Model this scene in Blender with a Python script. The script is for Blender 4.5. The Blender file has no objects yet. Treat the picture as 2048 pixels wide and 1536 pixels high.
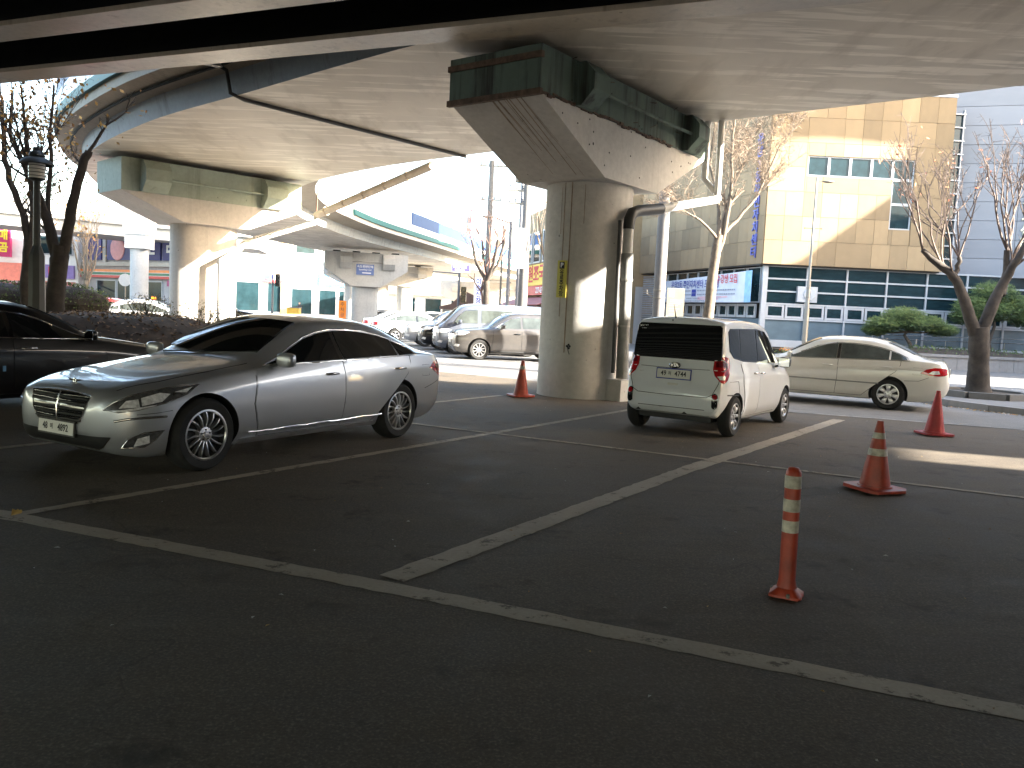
import bpy, bmesh, math, random
from mathutils import Vector, Matrix, geometry
from mathutils.bvhtree import BVHTree
rnd = random.Random(7)
PI = math.pi
scene = bpy.context.scene
col = scene.collection

# ------------------------------------------------------------------ camera, sky, sun, exposure
cam_d = bpy.data.cameras.new('camera')
cam = bpy.data.objects.new('camera', cam_d); col.objects.link(cam)
scene.camera = cam
cam_d.sensor_width = 36.0
cam_d.lens = 1660.76 / 2048 * 36
cam_d.clip_start = 0.05; cam_d.clip_end = 1500
PITCH, ROLL, CAMH = 0.084206, 0.047264, 1.6073
cp, sp, cr, sr = math.cos(PITCH), math.sin(PITCH), math.cos(ROLL), math.sin(ROLL)
_f = Vector((0, cp, -sp)); _u0 = Vector((0, sp, cp)); _r0 = Vector((1, 0, 0))
_r = cr * _r0 + sr * _u0; _u = -sr * _r0 + cr * _u0
cm = Matrix((( _r.x, _u.x, -_f.x, 0), (_r.y, _u.y, -_f.y, 0), (_r.z, _u.z, -_f.z, CAMH), (0, 0, 0, 1)))
cam.matrix_world = cm

SUN_EL = math.radians(19.0)
SUN_AZ = math.atan2(0.955, -0.30)          # clockwise from +Y
world = bpy.data.worlds.new('World'); scene.world = world
world.use_nodes = True
wn = world.node_tree
bg = wn.nodes['Background']
sky = wn.nodes.new('ShaderNodeTexSky'); sky.sky_type = 'NISHITA'
sky.sun_disc = False; sky.sun_elevation = SUN_EL; sky.sun_rotation = SUN_AZ
sky.air_density = 1.0; sky.dust_density = 2.5; sky.ozone_density = 1.0
wb_ = wn.nodes.new('ShaderNodeMix'); wb_.data_type = 'RGBA'; wb_.blend_type = 'MULTIPLY'; wb_.inputs[0].default_value = 1.0; wb_.inputs[7].default_value = (1.0, 0.945, 0.87, 1)   # hazy winter sky
wn.links.new(sky.outputs[0], wb_.inputs[6]); wn.links.new(wb_.outputs[2], bg.inputs[0]); bg.inputs[1].default_value = 0.15
sun_d = bpy.data.lights.new('sun', 'SUN'); sun_d.energy = 5.0; sun_d.angle = math.radians(0.5)
sun_d.color = (1.0, 0.93, 0.82)
sun = bpy.data.objects.new('sun', sun_d); col.objects.link(sun)
_s = Vector((math.sin(SUN_AZ) * math.cos(SUN_EL), math.cos(SUN_AZ) * math.cos(SUN_EL), math.sin(SUN_EL)))
sun.rotation_euler = (-_s).to_track_quat('-Z', 'Y').to_euler()
sun.location = (30, -10, 30)
vs = scene.view_settings
vs.view_transform = 'Standard'; vs.look = 'None'; vs.exposure = 3.45; vs.gamma = 1.0
vs.use_curve_mapping = False
scene.cycles.max_bounces = 10
scene.cycles.diffuse_bounces = 6

# ------------------------------------------------------------------ helpers
def tag(o, label=None, cat=None, group=None, kind=None):
    if label: o['label'] = label
    if cat: o['category'] = cat
    if group: o['group'] = group
    if kind: o['kind'] = kind
    return o

def thing(name, label, cat, loc=(0, 0, 0), rz=0.0, group=None):
    o = bpy.data.objects.new(name, None); col.objects.link(o)
    o.empty_display_size = 0.2
    o.location = loc; o.rotation_euler = (0, 0, rz)
    return tag(o, label, cat, group)

def link_mesh(name, me, parent=None, world=False):
    o = bpy.data.objects.new(name, me); col.objects.link(o)
    if parent is not None:
        o.parent = parent
        if world:
            p = parent; T = Vector(p.location)
            while p.parent: p = p.parent; T = T + Vector(p.location)
            o.matrix_parent_inverse = Matrix.Translation(-T)
    return o

def copy_tree(o, parent=None):
    c = o.copy(); col.objects.link(c); c.parent = parent
    if parent is not None: c.matrix_parent_inverse = o.matrix_parent_inverse.copy()
    for ch in list(o.children): copy_tree(ch, c)
    return c

class MB:
    def __init__(s): s.v = []; s.f = []; s.m = []
    def add(s, vs, fs, mi=0):
        b = len(s.v); s.v += [tuple(v) for v in vs]
        for f in fs: s.f.append(tuple(b + i for i in f)); s.m.append(mi)
        return s
    def box(s, c, d, rz=0.0, mi=0, M=None):
        hx, hy, hz = d[0] / 2, d[1] / 2, d[2] / 2
        vs = [Vector((x, y, z)) for z in (-hz, hz) for x, y in ((-hx, -hy), (hx, -hy), (hx, hy), (-hx, hy))]
        R = M if M is not None else Matrix.Rotation(rz, 3, 'Z')
        vs = [R @ v + Vector(c) for v in vs]
        return s.add(vs, [(3, 2, 1, 0), (4, 5, 6, 7), (0, 1, 5, 4), (1, 2, 6, 5), (2, 3, 7, 6), (3, 0, 4, 7)], mi)
    def bar(s, p, q, w, h, mi=0):            # box between two points: w sideways, h up
        p = Vector(p); q = Vector(q); d = q - p; L = d.length; d.normalize()
        up = Vector((0, 0, 1)) if abs(d.z) < 0.95 else Vector((0, 1, 0))
        x = d.cross(up).normalized(); u = x.cross(d)
        M = Matrix((x, d, u)).transposed()
        return s.box((p + q) / 2, (w, L, h), M=M, mi=mi)
    def extrude(s, poly, vec, mi=0, mi_side=None):
        n = len(poly); vec = Vector(vec); P = [Vector(p) for p in poly]
        nor = Vector((0, 0, 0))
        for i in range(n): nor += P[i].cross(P[(i + 1) % n])
        if nor.dot(vec) > 0: P = P[::-1]
        Q = [p + vec for p in P]
        s.add(P + Q, [tuple(range(n)), tuple(range(2 * n - 1, n - 1, -1))], mi)
        b = len(s.v) - 2 * n
        for i in range(n):
            j = (i + 1) % n
            s.f.append((b + j, b + i, b + n + i, b + n + j)); s.m.append(mi if mi_side is None else mi_side)
        return s
    def prism(s, poly, z0, z1, mi=0, mi_side=None):
        return s.extrude([(p[0], p[1], z0) for p in poly], (0, 0, z1 - z0), mi, mi_side)
    def tube(s, pts, r, n=8, mi=0, cap=True):
        pts = [Vector(p) for p in pts]; rs = r if isinstance(r, (list, tuple)) else [r] * len(pts)
        b = len(s.v); ref = None
        for i, p in enumerate(pts):
            d = (pts[min(i + 1, len(pts) - 1)] - pts[max(i - 1, 0)])
            if d.length < 1e-9: d = Vector((0, 0, 1))
            d.normalize()
            if ref is None:
                ref = d.orthogonal().normalized()
            x = (ref - d * ref.dot(d))
            if x.length < 1e-6: x = d.orthogonal()
            x.normalize(); ref = x; y = d.cross(x)
            for k in range(n):
                a = 2 * PI * k / n
                s.v.append(tuple(p + (x * math.cos(a) + y * math.sin(a)) * rs[i]))
        for i in range(len(pts) - 1):
            for k in range(n):
                k2 = (k + 1) % n
                s.f.append((b + i * n + k, b + i * n + k2, b + (i + 1) * n + k2, b + (i + 1) * n + k)); s.m.append(mi)
        if cap:
            s.f.append(tuple(b + k for k in range(n - 1, -1, -1))); s.m.append(mi)
            e = b + (len(pts) - 1) * n
            s.f.append(tuple(e + k for k in range(n))); s.m.append(mi)
        return s
    def lathe(s, prof, n=24, c=(0, 0, 0), M=None, mi=0, closed=False):
        b = len(s.v); c = Vector(c)
        for (r, z) in prof:
            for k in range(n):
                a = 2 * PI * k / n
                v = Vector((r * math.cos(a), r * math.sin(a), z))
                if M is not None: v = M @ v
                s.v.append(tuple(v + c))
        m = len(prof)
        for i in range(m if closed else m - 1):
            i2 = (i + 1) % m
            for k in range(n):
                k2 = (k + 1) % n
                s.f.append((b + i * n + k, b + i * n + k2, b + i2 * n + k2, b + i2 * n + k)); s.m.append(mi)
        return s
    def blob(s, c, r, n=10, m=6, mi=0, noise=0.0, rng=None):
        b = len(s.v); R = r if isinstance(r, (tuple, list)) else (r, r, r)
        for i in range(m + 1):
            th = PI * i / m
            for k in range(n):
                a = 2 * PI * k / n; q = 1 + (rng.uniform(-noise, noise) if rng else 0)
                s.v.append((c[0] + R[0] * q * math.sin(th) * math.cos(a), c[1] + R[1] * q * math.sin(th) * math.sin(a), c[2] + R[2] * q * math.cos(th)))
        for i in range(m):
            for k in range(n):
                k2 = (k + 1) % n
                s.f.append((b + i * n + k, b + (i + 1) * n + k, b + (i + 1) * n + k2, b + i * n + k2)); s.m.append(mi)
        return s
    def mesh(s, name, mats, smooth=None):
        me = bpy.data.meshes.new(name)
        me.from_pydata(s.v, [], s.f)
        for m in (mats if isinstance(mats, (list, tuple)) else [mats]): me.materials.append(m)
        me.polygons.foreach_set('material_index', s.m)
        if smooth is not None:
            me.polygons.foreach_set('use_smooth', [True] * len(me.polygons))
            me.set_sharp_from_angle(angle=math.radians(smooth))
        me.update()
        return me
    def build(s, name, mats, parent=None, smooth=None, world=False):
        return link_mesh(name, s.mesh(name, mats, smooth), parent, world)

def lerp(a, b, t): return a + (b - a) * t
def V(*a): return Vector(a)

# ------------------------------------------------------------------ materials
def newmat(name):
    m = bpy.data.materials.new(name); m.use_nodes = True
    nt = m.node_tree; return m, nt, nt.nodes['Principled BSDF']
def N(nt, t, **kw):
    n = nt.nodes.new(t)
    for k, v in kw.items(): setattr(n, k, v)
    return n
def noise(nt, vec, scale, detail=4, rough=0.55):
    n = N(nt, 'ShaderNodeTexNoise'); n.inputs['Scale'].default_value = scale
    n.inputs['Detail'].default_value = detail; n.inputs['Roughness'].default_value = rough
    if vec is not None: nt.links.new(vec, n.inputs['Vector'])
    return n.outputs['Fac']
def ramp(nt, fac, stops):
    r = N(nt, 'ShaderNodeValToRGB'); e = r.color_ramp.elements
    while len(e) < len(stops): e.new(0.5)
    for k, (p, c) in enumerate(stops):
        e[k].position = p; e[k].color = c if len(c) == 4 else (*c, 1)
    nt.links.new(fac, r.inputs[0]); return r.outputs[0]
def mixc(nt, fac, a, b, mode='MIX'):
    n = N(nt, 'ShaderNodeMix'); n.data_type = 'RGBA'; n.blend_type = mode
    for sock, val in ((n.inputs[0], fac), (n.inputs[6], a), (n.inputs[7], b)):
        if hasattr(val, 'links'): nt.links.new(val, sock)
        elif isinstance(val, (int, float)): sock.default_value = val
        else: sock.default_value = (*val, 1) if len(val) == 3 else val
    return n.outputs[2]
def coords(nt, kind='Object', scale=None, rot=None):
    t = N(nt, 'ShaderNodeTexCoord').outputs[kind]
    if scale or rot:
        mp = N(nt, 'ShaderNodeMapping'); nt.links.new(t, mp.inputs[0])
        if scale: mp.inputs['Scale'].default_value = scale
        if rot: mp.inputs['Rotation'].default_value = rot
        t = mp.outputs[0]
    return t
def worldpos(nt, scale=None, rot=None):
    t = N(nt, 'ShaderNodeNewGeometry').outputs['Position']
    if scale or rot:
        mp = N(nt, 'ShaderNodeMapping'); nt.links.new(t, mp.inputs[0])
        if scale: mp.inputs['Scale'].default_value = scale
        if rot: mp.inputs['Rotation'].default_value = rot
        t = mp.outputs[0]
    return t
def bumpn(nt, b, h, strength, dist=0.02):
    n = N(nt, 'ShaderNodeBump'); n.inputs['Strength'].default_value = strength; n.inputs['Distance'].default_value = dist
    nt.links.new(h, n.inputs['Height']); nt.links.new(n.outputs[0], b.inputs['Normal'])
def M(name, c, rough=0.6, metal=0.0, var=0.12, scale=3.0, bump=0.0, bscale=30.0, coat=0.0, spec=0.5, rand=0.0):
    m, nt, b = newmat(name)
    b.inputs['Roughness'].default_value = rough; b.inputs['Metallic'].default_value = metal
    b.inputs['Coat Weight'].default_value = coat; b.inputs['Coat Roughness'].default_value = 0.03
    b.inputs['Specular IOR Level'].default_value = spec
    co = coords(nt)
    if var > 0:
        f = noise(nt, co, scale, 5, 0.6)
        out = ramp(nt, f, [(0.3, [x * (1 - var) for x in c]), (0.7, [min(1, x * (1 + var)) for x in c])])
        if rand:
            oi = N(nt, 'ShaderNodeObjectInfo').outputs['Random']
            rr = ramp(nt, oi, [(0, (1 - rand,) * 3), (1, (1 + rand * 0.4,) * 3)])
            out = mixc(nt, 1.0, out, rr, 'MULTIPLY')
        nt.links.new(out, b.inputs['Base Color'])
    else: b.inputs['Base Color'].default_value = (*c, 1)
    if bump: bumpn(nt, b, noise(nt, co, bscale, 6, 0.65), bump)
    return m

def concrete(name, c, dirt=(0.10, 0.085, 0.065), streak=0.5, rough=0.75, thr=0.56):
    m, nt, b = newmat(name); b.inputs['Roughness'].default_value = rough
    w = worldpos(nt)
    f1 = noise(nt, w, 0.7, 6, 0.6); f2 = noise(nt, w, 9.0, 6, 0.65)
    c1 = ramp(nt, f1, [(0.3, [x * 0.82 for x in c]), (0.72, [min(1, x * 1.14) for x in c])])
    c2 = mixc(nt, 0.35, c1, ramp(nt, f2, [(0.3, [x * 0.7 for x in c]), (0.7, [min(1, x * 1.2) for x in c])]))
    st = noise(nt, worldpos(nt, (3.2, 3.2, 0.22)), 1.0, 5, 0.7)     # drips running down
    sm = ramp(nt, st, [(thr, (0, 0, 0)), (thr + .16, (streak,) * 3)])
    c3 = mixc(nt, sm, c2, dirt)
    pit = ramp(nt, noise(nt, w, 11.0, 1, 0.3), [(0.79, (0, 0, 0)), (0.81, (0.8,) * 3)])
    c4 = mixc(nt, pit, c3, [x * 0.35 for x in c])
    nt.links.new(c4, b.inputs['Base Color'])
    bumpn(nt, b, f2, 0.25, 0.02)
    return m

def asphalt(name, c, warm=0.0, spots=1.0):
    m, nt, b = newmat(name); w = worldpos(nt)
    big = noise(nt, w, 0.35, 6, 0.6); mid = noise(nt, w, 2.2, 6, 0.7); fine = noise(nt, w, 70.0, 3, 0.7)
    a = ramp(nt, big, [(0.32, [x * 0.58 for x in c]), (0.5, c), (0.68, [x * 1.4 for x in c])])
    a = mixc(nt, 0.6, a, ramp(nt, mid, [(0.32, [x * 0.5 for x in c]), (0.7, [x * 1.5 for x in c])]))
    st = noise(nt, worldpos(nt, (.5, 3.0, 1), (0, 0, -.98)), 1.0, 6, .7)
    a = mixc(nt, ramp(nt, st, [(.5, (0, 0, 0)), (.68, (.5 * spots,) * 3)]), a, [x * 1.7 for x in c])
    a = mixc(nt, 0.5, a, ramp(nt, fine, [(0.3, [x * 0.35 for x in c]), (0.55, [x * 1.1 for x in c]), (0.7, [x * 2.7 for x in c])]))
    oil = ramp(nt, noise(nt, w, 1.3, 4, 0.75), [(0.57, (0, 0, 0)), (0.68, (0.7 * spots,) * 3)])
    a = mixc(nt, oil, a, [x * 0.3 for x in c])
    v = N(nt, 'ShaderNodeTexVoronoi'); v.inputs['Scale'].default_value = 5.0; nt.links.new(w, v.inputs['Vector'])
    gum = ramp(nt, v.outputs['Distance'], [(0.03, (0.5,) * 3), (0.05, (0, 0, 0))])
    a = mixc(nt, gum, a, [min(1, x * 2.6) for x in c])
    # long hairline cracks
    vc = N(nt, 'ShaderNodeTexVoronoi'); vc.feature = 'DISTANCE_TO_EDGE'; vc.inputs['Scale'].default_value = 0.28
    wob = N(nt, 'ShaderNodeVectorMath'); wob.operation = 'MULTIPLY_ADD'
    nn = N(nt, 'ShaderNodeTexNoise'); nn.inputs['Scale'].default_value = 1.2; nt.links.new(w, nn.inputs['Vector'])
    nt.links.new(nn.outputs['Color'], wob.inputs[0]); wob.inputs[1].default_value = (1.6, 1.6, 0); nt.links.new(w, wob.inputs[2])
    nt.links.new(wob.outputs[0], vc.inputs['Vector'])
    ck = ramp(nt, vc.outputs['Distance'], [(0.0, (0.35,) * 3), (0.0035, (0, 0, 0))])
    a = mixc(nt, ck, a, [x * 0.3 for x in c])
    nt.links.new(a, b.inputs['Base Color'])
    rg = ramp(nt, mid, [(0.3, (0.72,) * 3), (0.7, (0.92,) * 3)]); nt.links.new(rg, b.inputs['Roughness'])
    b.inputs['Specular IOR Level'].default_value = 0.35
    bumpn(nt, b, fine, 0.5, 0.006)
    return m

def worn_paint(name, c, under, keep=0.62):
    m, nt, b = newmat(name); w = worldpos(nt)
    f = noise(nt, w, 5.5, 9, 0.78); g = noise(nt, w, 40.0, 4, 0.7)
    a = ramp(nt, g, [(0.3, [x * 0.72 for x in c]), (0.7, [min(1, x * 1.1) for x in c])])
    a = mixc(nt, 0.5, a, ramp(nt, noise(nt, w, 0.9, 5, 0.6), [(0.3, [x * 0.6 for x in c]), (0.7, c)]))
    wear = ramp(nt, f, [(keep, (0, 0, 0)), (keep + 0.05, (0.9,) * 3)])
    nt.links.new(mixc(nt, wear, a, under), b.inputs['Base Color']); b.inputs['Roughness'].default_value = 0.75
    b.inputs['Specular IOR Level'].default_value = 0.3
    return m

def carpaint(name, c, metal=0.0, rough=0.35, dust=0.12, coat=1.0):
    m, nt, b = newmat(name)
    w = coords(nt)
    f = noise(nt, w, 2.5, 6, 0.65)
    cc = mixc(nt, ramp(nt, f, [(0.45, (0, 0, 0)), (0.8, (dust,) * 3)]), c, (0.30, 0.27, 0.22))
    nt.links.new(cc, b.inputs['Base Color'])
    b.inputs['Metallic'].default_value = metal; b.inputs['Roughness'].default_value = rough
    b.inputs['Coat Weight'].default_value = coat
    if coat < 1: b.inputs['Specular IOR Level'].default_value = .2
    nt.links.new(ramp(nt, noise(nt, w, 6, 5, 0.7), [(0.3, (0.01,) * 3), (0.8, (0.04,) * 3)]), b.inputs['Coat Roughness'])
    return m

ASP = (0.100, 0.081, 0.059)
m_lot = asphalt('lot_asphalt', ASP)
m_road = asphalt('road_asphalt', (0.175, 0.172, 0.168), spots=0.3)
m_line = worn_paint('line_paint', (0.44, 0.375, 0.285), ASP, 0.565)
m_line_thin = worn_paint('line_paint_thin', (0.43, 0.365, 0.275), ASP, 0.54)
m_line_white = worn_paint('road_line_paint', (0.62, 0.62, 0.60), (0.175, 0.172, 0.168), 0.58)
m_conc = concrete('pier_concrete', (0.52, 0.50, 0.465), streak=0.22)
m_conc_far = concrete('pier_concrete_far', (0.42, 0.41, 0.39), streak=0.3)
m_conc_light = concrete('pale_concrete', (0.47, 0.44, 0.40), streak=0.2)
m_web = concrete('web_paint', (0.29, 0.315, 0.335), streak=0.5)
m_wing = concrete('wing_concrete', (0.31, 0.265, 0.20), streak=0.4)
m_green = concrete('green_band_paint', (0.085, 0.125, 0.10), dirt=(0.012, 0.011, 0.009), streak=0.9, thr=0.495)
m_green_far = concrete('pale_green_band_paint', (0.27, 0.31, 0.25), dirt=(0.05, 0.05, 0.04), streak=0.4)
m_rust = M('rusty_ledge', (0.10, 0.065, 0.045), 0.9, var=0.5, scale=8)
m_dark = M('black_gap', (0.012, 0.012, 0.012), 0.9, var=0.3)
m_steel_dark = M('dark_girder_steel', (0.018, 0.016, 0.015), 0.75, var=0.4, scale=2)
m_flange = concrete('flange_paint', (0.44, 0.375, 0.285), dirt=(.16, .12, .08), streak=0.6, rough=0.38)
m_pvc = M('grey_pipe', (0.46, 0.45, 0.42), 0.5, var=0.15, scale=4)
m_pvc_dark = M('black_pipe', (0.03, 0.03, 0.03), 0.5, var=0.2)
m_pipe_grey = M('dull_pipe', (0.22, 0.22, 0.21), 0.6, var=0.25, scale=5)
m_pipe_beige = M('beige_pipe', (0.50, 0.42, 0.32), 0.6, var=0.15)
m_teal = M('barrier_teal', (0.014, 0.10, 0.095), 0.6, var=0.1)
m_white = M('white_paint', (0.78, 0.78, 0.77), 0.55, var=0.06)
m_blue = M('barrier_blue', (0.010, 0.040, 0.135), 0.55, var=0.1)
m_tyre = M('tyre_rubber', (0.016, 0.016, 0.016), 0.85, var=0.3, scale=10)
m_rim = M('alloy_rim', (0.60, 0.60, 0.60), 0.28, metal=0.9, var=0.1, scale=10)
m_rimdark = M('dark_rim', (0.03, 0.03, 0.032), 0.45, metal=0.5, var=0.2)
m_chrome = M('chrome', (0.78, 0.78, 0.78), 0.08, metal=1.0, var=0.0)
m_blackplastic = M('black_plastic', (0.014, 0.014, 0.014), 0.5, var=0.2)
m_gloss_black = M('gloss_black', (0.006, 0.006, 0.007), 0.06, var=0.0, coat=0.5)
m_seam = M('panel_seam', (0.015, 0.015, 0.015), 0.9, var=0.0)
def glass(name, c, rough=0.02, var=0.0): return M(name, c, rough, var=var, spec=0.4)
m_tint = glass('tinted_glass', (0.010, 0.011, 0.012))
m_glass_mid = glass('car_glass', (0.055, 0.065, 0.062), var=0.4)
m_red_lens = M('red_lens', (0.38, 0.008, 0.012), 0.1, var=0.2, scale=20, coat=0.8)
m_red_dark = M('dark_red_lens', (0.12, 0.006, 0.01), 0.1, var=0.2, scale=20, coat=0.8)
m_clear_lens = M('clear_lens', (0.85, 0.85, 0.84), 0.25, metal=0.1, var=0.5, scale=25, coat=1.0)
m_lamp_in = M('lamp_housing', (0.16, 0.16, 0.165), 0.2, metal=0.6, var=0.5, scale=22, coat=1.0)
m_amber = M('amber_lens', (0.75, 0.22, 0.02), 0.15, var=0.1, coat=0.6)
m_plate = M('plate_white', (0.66, 0.66, 0.62), 0.45, var=0.06)
m_ink = M('black_ink', (0.012, 0.012, 0.014), 0.6, var=0.0)
m_ink_blue = M('blue_ink', (0.03, 0.05, 0.30), 0.6, var=0.0)
m_ink_red = M('red_ink', (0.55, 0.04, 0.05), 0.6, var=0.0)
m_ink_white = M('white_ink', (0.80, 0.80, 0.80), 0.6, var=0.0)
p_silver = carpaint('silver_paint', (0.455, 0.475, 0.51), 0.62, 0.36, 0.06)
p_black = carpaint('black_paint', (0.004, 0.004, 0.005), 0.0, 0.4, 0.0, 0.55)
p_white = carpaint('white_car_paint', (0.70, 0.725, 0.75), 0.0, 0.4, 0.08)
p_pearl = carpaint('pearl_car_paint', (0.63, 0.615, 0.565), 0.0, 0.4, 0.15)
p_lsilver = carpaint('light_silver_paint', (0.32, 0.33, 0.345), 0.5, 0.4, 0.05)
p_grey = carpaint('grey_car_paint', (0.082, 0.077, 0.074), 0.5, 0.35, 0.15)
p_bluegrey = carpaint('blue_grey_paint', (0.11, 0.125, 0.16), 0.5, 0.35, 0.1)
p_redcar = carpaint('red_car_paint', (0.45, 0.03, 0.03), 0.0, 0.4, 0.05)
m_cone = M('cone_orange', (0.33, 0.043, 0.018), 0.45, var=0.35, scale=7, bump=0.1)
m_cone_red = M('cone_faded_red', (0.34, 0.028, 0.034), 0.5, var=0.25, scale=7, bump=0.1)
m_refl = M('dirty_reflective_band', (0.42, 0.39, 0.32), 0.5, var=0.45, scale=14)

# ------------------------------------------------------------------ text
def text_mesh(s, size, bold=0.0, extrude=0.004, line=1.0, align='CENTER', squeeze=1.0):
    cu = bpy.data.curves.new('lettering', 'FONT'); cu.body = s; cu.size = size
    cu.align_x = align; cu.align_y = 'CENTER'; cu.extrude = extrude; cu.offset = bold * size
    cu.space_line = line; cu.resolution_u = 2
    o = bpy.data.objects.new('lettering', cu); col.objects.link(o)
    dg = bpy.context.evaluated_depsgraph_get(); dg.update()
    me = bpy.data.meshes.new_from_object(o.evaluated_get(dg))
    bpy.data.objects.remove(o); bpy.data.curves.remove(cu)
    if squeeze != 1.0: me.transform(Matrix.Scale(squeeze, 4, (1, 0, 0)))
    return me
def text(name, s, size, mat, parent, c, right=(1, 0, 0), up=(0, 0, 1), world=False, **kw):
    me = text_mesh(s, size, **kw); me.materials.clear(); me.materials.append(mat)
    r = Vector(right).normalized(); u = Vector(up); u = (u - r * u.dot(r)).normalized(); n = r.cross(u)
    T = Matrix((( r.x, u.x, n.x, c[0]), (r.y, u.y, n.y, c[1]), (r.z, u.z, n.z, c[2]), (0, 0, 0, 1)))
    me.transform(T); me.update()
    return link_mesh(name, me, parent, world)
# ------------------------------------------------------------------ cars
import numpy as np
def pchip(pts):
    xs = [p[0] for p in pts]; ys = [p[1] for p in pts]; n = len(xs)
    h = [xs[i + 1] - xs[i] for i in range(n - 1)]; d = [(ys[i + 1] - ys[i]) / h[i] for i in range(n - 1)]
    m = [0.0] * n; m[0] = d[0]; m[-1] = d[-1]
    for i in range(1, n - 1):
        if d[i - 1] * d[i] > 0:
            w1 = 2 * h[i] + h[i - 1]; w2 = h[i] + 2 * h[i - 1]
            m[i] = (w1 + w2) / (w1 / d[i - 1] + w2 / d[i])
    def f(x):
        if x <= xs[0]: return ys[0]
        if x >= xs[-1]: return ys[-1]
        i = 0
        while x > xs[i + 1]: i += 1
        t = (x - xs[i]) / h[i]; t2 = t * t; t3 = t2 * t
        return (2 * t3 - 3 * t2 + 1) * ys[i] + (t3 - 2 * t2 + t) * h[i] * m[i] + (-2 * t3 + 3 * t2) * ys[i + 1] + (t3 - t2) * h[i] * m[i + 1]
    return f

def sstep(t): t = max(0.0, min(1.0, t)); return t * t * (3 - 2 * t)

def round_poly(P, R, k=4):
    out = [P[0]]
    for i in range(1, len(P) - 1):
        a, b, c = Vector(P[i - 1]), Vector(P[i]), Vector(P[i + 1])
        la = (a - b).length; lc = (c - b).length
        r = min(R[i], la * 0.46, lc * 0.46)
        p = b + (a - b) * (r / max(la, 1e-6)); q = b + (c - b) * (r / max(lc, 1e-6))
        for j in range(k + 1):
            t = j / k; out.append(tuple(p * (1 - t) ** 2 + b * 2 * t * (1 - t) + q * t * t))
    out.append(P[-1]); return out

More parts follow.
